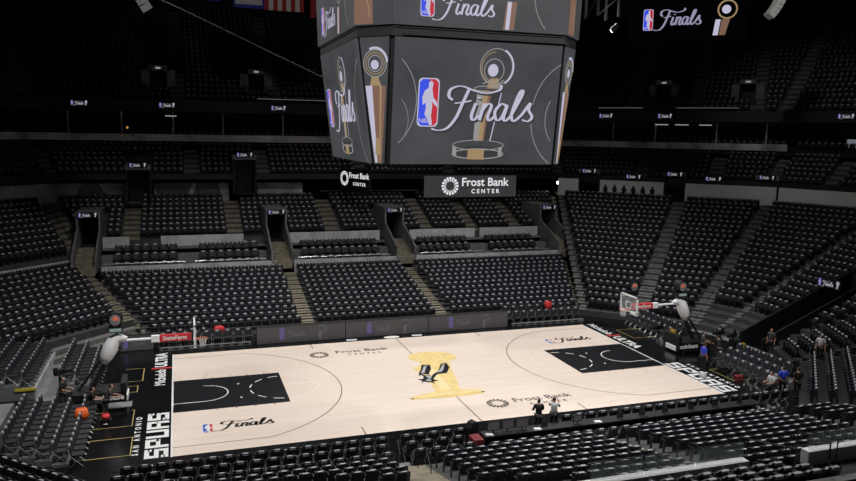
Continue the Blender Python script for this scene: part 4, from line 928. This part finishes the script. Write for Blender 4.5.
def bench(x0, x1, y, label):
    t = thing('bench_platform', label, 'platform', (x0, y, 0)); b = MB(); b.box(0, x1-x0, -.06, .06, 0, .2, 'riserlight'); b.build('front_bar', t); n_ = int((x1-x0)/.62)
    for i in range(n_): b = MB(); b.box(.15+.62*i, .48+.62*i, -.068, -.06, .05, .15, 'black'); b.build('slot', t)
bench(-15.1, -9.5, 8.75, 'low pale bar with dark slots in front of the left team bench')
bench(9.1, 15.0, 8.62, 'low pale bar with dark slots in front of the right team bench')
# ------------------------------------------------------------------ people
def skinned(name, verts, edges, radii, m, parent, root=0, sub=1):
    me = bpy.data.meshes.new(name); me.from_pydata([tuple(v) for v in verts], edges, [])
    o = bpy.data.objects.new(name, me); COL.objects.link(o); sk = o.modifiers.new('s', 'SKIN'); sk.use_smooth_shade = True
    for i, r in enumerate(radii):
        d = me.skin_vertices[0].data[i]; d.radius = (r, r) if not isinstance(r, tuple) else r; d.use_root = (i == root)
    sb = o.modifiers.new('b', 'SUBSURF'); sb.levels = sub; sb.render_levels = sub
    me2 = bpy.data.meshes.new_from_object(o.evaluated_get(bpy.context.evaluated_depsgraph_get()))
    bpy.data.objects.remove(o); bpy.data.meshes.remove(me)
    me2.name = name; me2.materials.clear(); me2.materials.append(M[m])
    return link(name, me2, parent)
def person(x, y, z, rz, label, shirt, trousers, pose='stand', seed=0, hair='hair', lean=0, grp=None):
    """built facing local -y; feet at z=0"""
    t = thing('person', label, 'person', (x, y, z), rz, grp)
    sit = pose == 'sit'; ph = .50 if sit else .93
    V_ = lambda *a: Vector(a)
    pel = V_(0, 0, ph); fl = lean
    ch = pel+V_(0, -fl*.5, .30); nk = pel+V_(0, -fl*.85, .53); hd = nk+V_(0, -.03-fl*.1, .12); tp = hd+V_(0, .01, .12)
    L = {}
    for s in (-1, 1):
        sh = nk+V_(s*.19, .0, -.06)
        if pose == 'hips': el = sh+V_(s*.14, .06, -.26); wr = el+V_(-s*.10, -.14, -.20)
        elif pose == 'reach': el = sh+V_(s*.05, -.10, -.27); wr = el+V_(-s*.03, -.24, -.04)
        elif sit: el = sh+V_(s*.04, -.06, -.27); wr = el+V_(-s*.06, -.25, -.03)
        elif pose == 'raise': el = sh+V_(s*.06, -.16, -.18); wr = el+V_(-s*.10, -.14, .2)
        else: el = sh+V_(s*.05, .02, -.29); wr = el+V_(s*.0, -.07, -.25)
        hp = pel+V_(s*.10, 0, -.04)
        if sit: kn = hp+V_(s*.05, -.44, .02); an = kn+V_(0, -.02, -.40); 
        else: kn = V_(s*.11, -.02, .49); an = V_(s*.12, .02, .08)
        L[s] = (sh, el, wr, hp, kn, V_(an.x, an.y, .08))
    verts = [pel, pel+(ch-pel)*.5, ch, nk+V_(0, 0, -.05), nk+V_(0, 0, .02), hd+V_(0, 0, -.03), hd+V_(0, 0, .05), tp]; rad = [(.15, .115), (.135, .10), (.16, .115), (.10, .08), (.055, .055), (.075, .085), (.085, .10), (.055, .065)]
    edges = [(i, i+1) for i in range(7)]
    for s in (-1, 1):
        sh, el, wr, hp, kn, an = L[s]; b = len(verts)
        d = (wr-el).normalized(); hand = wr+d*.08
        verts += [sh, el, wr, hand]; rad += [.058, .042, .028, (.036, .02)]; edges += [(3, b), (b, b+1), (b+1, b+2), (b+2, b+3)]
        # five fingers, unequal and slightly curled
        side = d.cross(V_(0, 1, 0)).normalized() if abs(d.y) < .9 else V_(1, 0, 0); palmn = side.cross(d).normalized()
        for k_, (o_, ln) in enumerate(((-.028, .062), (-.009, .075), (.010, .070), (.028, .052))):
            q = len(verts); base = hand+side*o_+d*.01; verts += [base+d*ln*.55+palmn*.006, base+d*ln*.9+palmn*.03]; rad += [.0095, .008]; edges += [(b+3, q), (q, q+1)]
        q = len(verts); th_ = wr+d*.03; verts += [th_+side*(-.045)+d*.02, th_+side*(-.055)+d*.055+palmn*.015]; rad += [.011, .009]; edges += [(b+2, q), (q, q+1)]
        b = len(verts); verts += [hp, kn, an, V_(an.x, an.y-.13, .035)]; rad += [.085, .058, .038, .035]; edges += [(0, b), (b, b+1), (b+1, b+2), (b+2, b+3)]
    skinned('body', verts, edges, rad, 'skin', t)
    # face
    f = MB()
    for s in (-1, 1): c_ = hd+V_(s*.032, -.098, .035); f.prism([(c_.x+.012*a, c_.z+.007*e) for a, e in ellipse(0, 0, 1, 1, 8)[:-1]], c_.y-.006, c_.y+.01, 'hair', 'xz')
    f.build('eyes', t)
    f = MB(); c_ = hd+V_(0, -.105, 0); f.hexa([(-.016, c_.y-.02, c_.z-.015), (.016, c_.y-.02, c_.z-.015), (.016, c_.y+.02, c_.z-.015), (-.016, c_.y+.02, c_.z-.015), (-.006, c_.y, c_.z+.035), (.006, c_.y, c_.z+.035), (.006, c_.y+.02, c_.z+.035), (-.006, c_.y+.02, c_.z+.035)], 'skin'); f.build('nose', t)
    # hair
    skinned('hair', [hd+V_(0, .05, -.04), hd+V_(0, .035, .05), hd+V_(0, .0, .125)], [(0, 1), (1, 2)], [(.07, .06), (.098, .10), (.072, .08)], hair, t)
    # shirt: torso and upper arms
    v = [pel+V_(0, 0, .02), pel+(ch-pel)*.55, ch, nk+V_(0, 0, -.045)]; r = [(.175, .14), (.16, .125), (.185, .138), (.115, .10)]; e = [(0, 1), (1, 2), (2, 3)]
    for s in (-1, 1):
        sh, el, wr = L[s][:3]; b = len(v); v += [sh+V_(0, 0, .0), sh+(el-sh)*.9]; r += [.078, .066]; e += [(3, b), (b, b+1)]
    skinned('shirt', v, e, r, shirt, t)
    v = [pel+V_(0, 0, .03)]; r = [(.165, .13)]; e = []
    for s in (-1, 1):
        hp, kn, an = L[s][3:]; b = len(v); v += [hp, kn, an+V_(0, 0, .02)]; r += [.105, .078, .062]; e += [(0, b), (b, b+1), (b+1, b+2)]
    skinned('trousers', v, e, r, trousers, t)
    for s in (-1, 1):
        an = L[s][5]; skinned('shoe', [an+V_(0, .05, -.03), an+V_(0, -.06, -.035), an+V_(0, -.17, -.045)], [(0, 1), (1, 2)], [.048, .05, .035], 'black', t)
    return t
person(1.95, -9.75, 0, PI*.95, 'person in a dark shirt standing at the press table with back turned', 'blackcloth', 'blackcloth', 'reach')
person(2.75, -9.75, 0, PI*.8, 'person in a white shirt and black trousers standing at the press table', 'whitecloth', 'blackcloth', 'raise')
person(15.9, -3.9, 0, PI*.5, 'person in a bright blue shirt standing beyond the right baseline lettering', 'blue', 'blackcloth')
person(17.1, -8.9, 0, PI*.9, 'person in a bright blue jacket standing at the near right corner of the court', 'blue', 'blackcloth')
person(17.75, -9.25, 0, PI*.9, 'person dressed in black standing beside the blue jacket', 'blackcloth', 'blackcloth')
person(22.4, -6.2, .7, -PI*.3, 'person in a white shirt standing among the seats of the near right stand', 'whitecloth', 'blackcloth')
person(20.7, -4.1, .62, -PI*.4, 'person in dark clothes standing on the steps left of the white shirt', 'greycloth', 'blackcloth')
person(16.85, -8.35, 0, -PI*.5, 'person in a white shirt sitting on the floor chairs near the right corner', 'whitecloth', 'blackcloth', 'sit')
person(-18.0, -1.2, 0, PI*.5, 'person in dark clothes seated by the near left chairs beside the orange bag', 'blackcloth', 'blackcloth', 'sit')
person(-19.4, -.6, 0, PI*.4, 'person in a black top standing behind the television camera at left', 'blackcloth', 'greycloth', 'reach')
person(-17.3, -2.3, 0, PI*.5, 'person in a dark grey top bending by the low shiny table', 'greycloth', 'blackcloth', 'reach', lean=.25)
for i, (x, y, c, l) in enumerate(((17.6, -1.7, 'greycloth', 'person in grey working at the equipment beyond the right baseline'), (19.6, -.7, 'blackcloth', 'person in black standing at the mouth of the right tunnel'), (17.9, -2.9, 'blackcloth', 'person in black bending over cases near the blue shirt'))):
    person(x, y, 0, PI*(.3+.3*i), l, c, 'blackcloth', 'reach' if i != 1 else 'stand', lean=.15*i)

# ------------------------------------------------------------------ television cameras, bags and cases
def tvcam(x, y, z, rz, label, h=1.45):
    t = thing('television_camera', label, 'camera', (x, y, z), rz)
    b = MB(); b.box(-.11, .11, -.28, .25, h, h+.26, 'black'); b.build('camera_body', t)
    b = MB(); b.tube([(0, -.28, h+.13), (0, -.55, h+.13), (0, -.62, h+.13)], [.09, .1, .12], 'black', 10); b.build('lens', t)
    b = MB(); b.box(-.08, .02, .1, .32, h+.26, h+.40, 'steel'); b.build('viewfinder', t)
    b = MB(); b.tube([(0, 0, .75), (0, 0, h)], .05, 'steel', 8); b.build('column', t)
    for k_ in range(3):
        a = 2*PI*k_/3+.4; b = MB(); b.tube([(0, 0, .85), (.42*math.cos(a), .42*math.sin(a), .02)], .022, 'steel', 5); b.build('leg', t)
tvcam(-19.7, .7, 0, 2.2, 'black television camera on a tripod pointing up beside the left walkway')
tvcam(-17.3, 3.6, 0, 1.7, 'black television camera beside the left basket stand')
tvcam(18.9, -1.7, 0, -1.4, 'black television camera just behind the right basket stand')
tvcam(19.3, -2.4, 0, -1.2, 'black television camera farther right by the tunnel mouth')
tvcam(16.9, 1.9, 0, -1.6, 'low black television camera left of the right basket base', 1.0)
def crate(x, y, z, w, d, h, m, label, cat='case', name='equipment_case', rz=0):
    t = thing(name, label, cat, (x, y, z), rz)
    b = MB(); b.box(-w/2, w/2, -d/2, d/2, 0, h*.7, m); b.build('case_body', t); b = MB(); b.box(-w/2-.01, w/2+.01, -d/2-.01, d/2+.01, h*.72, h, m); b.build('lid', t)
    b = MB(); b.tube([(-.1, -d/2-.02, h*.45), (-.08, -d/2-.05, h*.5), (.08, -d/2-.05, h*.5), (.1, -d/2-.02, h*.45)], .01, 'chrome', 4); b.build('handle', t)
for a in ((19.6, 1.2, 0, .7, .5, .5, 'steel', 'dark case on the floor right of the right basket base'), (16.95, -2.7, 0, .5, .5, .45, 'black', 'black case near the far end of the team lettering'), (16.72, -4.6, 0, .4, .4, .4, 'black', 'black case behind the blue shirted person'), (16.72, -6.0, 0, .4, .35, .3, 'darkred', 'small dark red case beyond the team lettering'), (20.4, -1.4, 0, .6, .5, .9, 'black', 'tall black case at the mouth of the right tunnel'), (-17.25, -3.2, 0, .5, .4, .35, 'black', 'black case by the gold tape at near left')): crate(*a)
def bag(x, y, z, m, label, w=.45, h=.42, name='bag', d=.3):
    t = thing(name, label, 'bag', (x, y, z), .2)
    b = MB(); b.slab([[(w/2*a*k_, -d/2*(1-.4*a*a)*kk, zz) for a in (-1, -.5, 0, .5, 1)] for zz, k_, kk in ((0, .9, 1), (h*.5, 1, 1.1), (h*.85, .85, .8), (h, .55, .3))], d, m); b.build('bag_body', t, True)
    b = MB(); b.tube([(-w*.2, 0, h*.95), (-w*.15, 0, h*1.2), (w*.15, 0, h*1.2), (w*.2, 0, h*.95)], .012, 'black', 4); b.build('strap', t)
bag(-18.25, -3.4, .5, 'orange', 'bright orange bag lying on the near left chairs', .6, .5)
bag(-17.25, -3.2, .36, 'red', 'small red bag on the black case at near left', .35, .2)
bag(12.55, 9.6, .9, 'red', 'bright red bag on a seat behind the right team bench', .5, .55, d=.3)
bag(-11.4, 10.3, .5, 'red', 'red and white cloth bundle behind the left team bench', .7, .45)
bag(15.0, -5.1, 0, 'whitecloth', 'small white bag on the floor beside the blue shirted person', .3, .35)
M['mustard'] = mat('mustard_cover', (.42, .26, .03), .6); bag(21.3, -1.0, 0, 'mustard', 'mustard yellow bag at the mouth of the right tunnel', .7, .5)
bag(17.2, .7, .76, 'mustard', 'mustard strap bundle hanging on the right basket stand', .3, .5)
for i, (x, y, l) in enumerate(((14.9, 9.9, 'left of two white bottles beside the red bag'), (15.5, 9.95, 'right of two white bottles beside the red bag'))):
    b = MB(); b.tube([(0, 0, 0), (0, 0, .3), (0, 0, .36), (0, 0, .42)], [.09, .09, .04, .04], 'white', 10); o = tag(b.build('water_bottle'), l, 'bottle'); o.location = (x-1.2, y-.35, .5)

# tunnels
def tunnel_right():
    b = MB()
    for yy, s_ in ((2.3-tun[0]+.02, .14), (2.3-tun[1]-.02, -.14)):
        b.hexa([(22.1, yy, 0), (31.6, yy, 0), (31.6, yy+s_, 0), (22.1, yy+s_, 0), (22.1, yy, .9), (31.6, yy, 4.75), (31.6, yy+s_, 4.75), (22.1, yy+s_, .9)], 'black')
    b.box(31.45, 31.6, -1.8, .05, 0, 4.6, 'black'); struct(b.build('wall_tunnel'))
tunnel_right()
o = finals_sign(re_, 2.3+.95, 6.7, 3.85, 'small lit sign over the dark tunnel of the right end', 2.0, .62)
# far right corner tunnel beside the stairs
# ------------------------------------------------------------------ glass guard on the near terrace wall
def glassguard(x0, x1, y, z, label):
    t = thing('glass_guard', label, 'guard rail', (x0, y, z)); w = x1-x0; n_ = int(abs(w)/1.5)
    b = MB(); b.tube([(0, 0, .62), (w, 0, .62)], .022, 'steel', 6); b.build('top_rail', t)
    for i in range(n_): b = MB(); b.box(w*i/n_+.03, w*(i+1)/n_-.03, -.006, .006, .02, .6, 'glass'); b.build('glass_panel', t)
glassguard(-2, 3.8, -20.78, 3.35, 'glass guard with dark top rail on the near white ledge left of the gap')
glassguard(6.5, 12.5, -20.78, 3.35, 'glass guard with dark top rail at the lower right corner')
for x, l in ((4.1, 'dark sloping handrail left of the gap in the near ledge'), (6.2, 'dark sloping handrail right of the gap in the near ledge')):
    rail([(x, -20.6, 3.0), (x, -22.2, 3.4), (x, -23.8, 4.2)], l, grp='sloping rails of the near gap')
rail([(-5.0, -13.0, .7), (-5.0, -14.6, 1.2)], 'dark centre handrail of the near aisle at the bottom edge', m='steel')
rail([(-22.45, -8.8, .95), (-22.45, -5, .95), (-22.45, -1.7, .95)], 'thin dark railing at the lower left edge beside the walkway', m='chrome')
for d0, l in ((1.5, 'dark handrail on the grey stairs at the far right corner'), (8, 'upper dark handrail on the grey stairs at the far right corner')):
    rail([P3(frc, .1, d0, .6+d0*.39), P3(frc, -.414*4, d0+5, .6+(d0+5)*.39)], l)

# ------------------------------------------------------------------ things hanging under the roof
def array(x, y, z, rz, n_, label, m='pad', s=1):
    t = thing('speaker_array', label, 'loudspeaker', (x, y, z), rz); px, pz, a = 0, 0, .15
    for i in range(n_):
        a += .09; q = []
        for u_, w_ in ((-.35, 0), (.35, 0), (.35, -.42), (-.35, -.42)): q.append((px+u_*math.cos(a)*s+w_*math.sin(a)*s, pz-u_*math.sin(a)*s+w_*math.cos(a)*s))
        b = MB(); b.prism(q, -.55*s, .55*s, m, 'xz'); b.build('speaker_cabinet', t)
        px += -.45*math.sin(a)*s; pz -= .45*math.cos(a)*s
    b = MB(); b.tube([(0, 0, 0), (0, 0, 6)], .03, 'steel', 4); b.build('hanging_cable', t)
M['speakergrey'] = mat('speaker_grey', (.018, .018, .018), .6); M['truss'] = mat('truss_grey', (.3, .3, .31), .5); M['speakerpale'] = mat('speaker_pale', (.7, .7, .68), .5)
array(-16.2, 12.0, 23.2, .3+PI, 5, 'dark grey curved speaker array hanging at the upper left', 'speakergrey')
array(26.6, 3.6, 24.1, -.3, 6, 'pale curved speaker array hanging at the upper right', 'speakerpale', .75)
t = thing('ceiling_spotlight', 'bright small ceiling spotlight right of the scoreboard top', 'lamp', (17.4, 10.5, 21.7), .4)
b = MB(); b.tube([(0, 0, 0), (.1, -.5, .35)], [.25, .2], 'steel', 10); b.build('housing', t); b = MB(); b.tube([(0, .0, -.0), (-.01, .05, -.03)], [.17, .17], 'bulb', 10); b.build('lens', t)
t = thing('roof_truss', 'grey box truss column hanging behind the right edge of the scoreboard', 'truss', (18.0, 13.0, 23.0))
for sx in (-1, 1):
    for sy in (-1, 1): b = MB(); b.tube([(sx*.9, sy*.9, 0), (sx*.9, sy*.9, 9)], .12, 'truss', 5); b.build('chord', t)
for i in range(6):
    b = MB(); b.tube([(-.9, -.9, 1.5*i), (.9, -.9, 1.5*i+1.5)], .05, 'truss', 4); b.tube([(-.9, .9, 1.5*i), (-.9, -.9, 1.5*i+1.5)], .05, 'speakergrey', 4); b.build('brace', t)
# upper right video board
t = thing('corner_video_board', 'black video board with glowing event lettering and trophy in the upper right', 'screen', (37.9, 28.9, 23.9), -.70)
b = MB(); b.box(-6, 6, -.1, .3, 0, 4.6, 'black'); b.build('housing', t)
g = MB(); M['boards'] = glow('corner_board_silver', (.30, .28, .42), 1)
finals(g, 1.85, 'boards', -2.75, 1.8, 0, .085); league_logo(g, 2.2, -4.5, 1.3, 0, 'sblue', 'sred', 'sw')
for p, m_ in ((((2.6, .6), (3.1, .6), (3.3, 2.2), (2.8, 2.2)), 'sw'), (((3.2, .6), (3.8, .6), (4.2, 2.2), (3.4, 2.2)), 'sbrown')): g.poly([(a, c, 0) for a, c in p], m_)
ribbon(g, ellipse(3.9, 3.2, .9, .9), .16, 'sgold', .004); g.poly([(3.8+.45*a, 3.2+.45*c, .006) for a, c in ellipse(0, 0, 1, 1, 12)[:-1]], 'sw')
place(g.build('display_picture', t), frame((0, -.12, 0), (1, 0, 0), (0, 0, 1)))
# flags and banners
def banner(x, y, z, w, h, label, content, cat='flag'):
    t = thing('hanging_flag', label, cat, (x, y, z)); g = MB(); content(g, w, h); g.build('cloth', t)
    b = MB(); b.tube([(.02, .05, h), (w-.02, .05, h)], .04, 'steel', 5); b.build('pole', t)
def c_us(g, w, h):
    for i in range(9): g.box(w*i/9, w*(i+1)/9, 0, .04, 0, h, 'flagred' if i % 2 == 0 else 'flagwhite')
def c_blue(g, w, h): g.box(0, w, 0, .04, 0, h, 'navy'); g.box(.15, w-.15, -.01, 0, .25, h, 'flagwhite')
def c_navy(g, w, h): g.box(0, w, 0, .04, 0, h, 'navy'); g.box(0, w, -.01, 0, .08, .2, 'bluepaint')
def c_red(g, w, h): g.box(0, w, 0, .04, 0, h, 'flagred')
banner(-9.4, 20, 23.0, 2.3, 3.5, 'blue edged white banner hanging at the top left of the scoreboard', c_blue, 'banner')
banner(-12.3, 20, 23.35, 2.0, 3.5, 'navy banner at the top edge farthest left', c_navy, 'banner')
banner(-7.1, 20, 22.95, 3.0, 3.5, 'striped red and white flag hanging left of the scoreboard', c_us)
banner(-3.6, 20, 22.6, 3.2, 3.5, 'plain red flag partly behind the scoreboard', c_red)
t = thing('roof_cable', 'long thin cable sloping down from the upper left to the scoreboard', 'cable', (-20.2, 0, 22.5))
b = MB(); b.tube([(0, 0, 0), (7.3, 0, -3.0), (14.5, 0, -6.1)], .025, 'concrete', 5); b.build('cable_line', t)
# small lamps of the concourse and the warm spots of the suites
def lamp(x, y, z, m, label, power=0, r=.14):
    t = thing('concourse_lamp', label, 'lamp', (x, y, z), 0, None)
    b = MB(); b.tube([(0, 0, -r), (0, 0, -.5*r), (0, 0, .5*r), (0, 0, r)], [r*.5, r, r, r*.5], m, 10); b.build('globe', t)
    b = MB(); b.tube([(0, 0, r), (0, 0, r+.3)], .03, 'steel', 5); b.build('stem', t)
    if power:
        l = bpy.data.lights.new('concourse_lamp_light', 'POINT'); l.energy = power; l.color = (1, .9, .75); l.shadow_soft_size = .15
        o = bpy.data.objects.new('concourse_lamp_light', l); COL.objects.link(o); o.parent = t; o.location = (0, -.1, -.35)
for x, z, l in ((5.5, 9.95, 'small bright lamp left of the arena name board'), (15.2, 9.9, 'small bright lamp just above the arena name board'), (24.4, 8.9, 'small bright lamp right of the arena name board')): lamp(x, 30.8, z, 'bulb', l, 25, .16)
for x, z, l in ((-17.9, 13.9, 'tiny amber lamp in the far left suites'), (36.5, 12.9, 'tiny amber lamp in the dark suites at right')): lamp(x, 32.8 if x < 0 else 30, z, 'amber', l, 0, .1)
for f, u, z, w, l in ((far, X(-14.2), 15.0, 1.0, 'thin white light strip in the suites at left'), (frc, um(frc, -3), 15.1, 1.3, 'left thin light strip in the suites right of the scoreboard'), (frc, um(frc, -1), 15.1, 1.3, 'middle thin light strip in the suites right of the scoreboard'), (frc, um(frc, 1.3), 15.1, 1.2, 'right thin light strip in the suites right of the scoreboard')):
    b = MB(); b.box(-w/2, w/2, -.05, .05, 0, .08, 'dw'); b.box(-w/2, w/2, -.08, .08, .08, .14, 'steel'); o = tag(b.build('strip_light'), l, 'lamp'); o.location = P3(f, u, 25.5, z); o.rotation_euler = (0, 0, math.atan2(f.n[1], f.n[0])-PI/2)
M['window_glow'] = glow('dim_window', (.13, .14, .17), 1)
for u, w, l in ((-2.5, 5.5, 'long dim lit window strip at the far right'), (2.2, 3, 'shorter dim lit window strip at the right edge')):
    b = MB(); b.box(-w/2, w/2, -.04, .04, 0, .75, 'window_glow'); b.box(-w/2-.1, w/2+.1, -.02, .06, -.1, .85, 'black'); o = struct(b.build('window_%d' % (1 if w > 4 else 2))); o.location = P3(rb, um(rb, 4+u), 27, 13.2); o.rotation_euler = (0, 0, math.atan2(rb.n[1], rb.n[0])-PI/2)
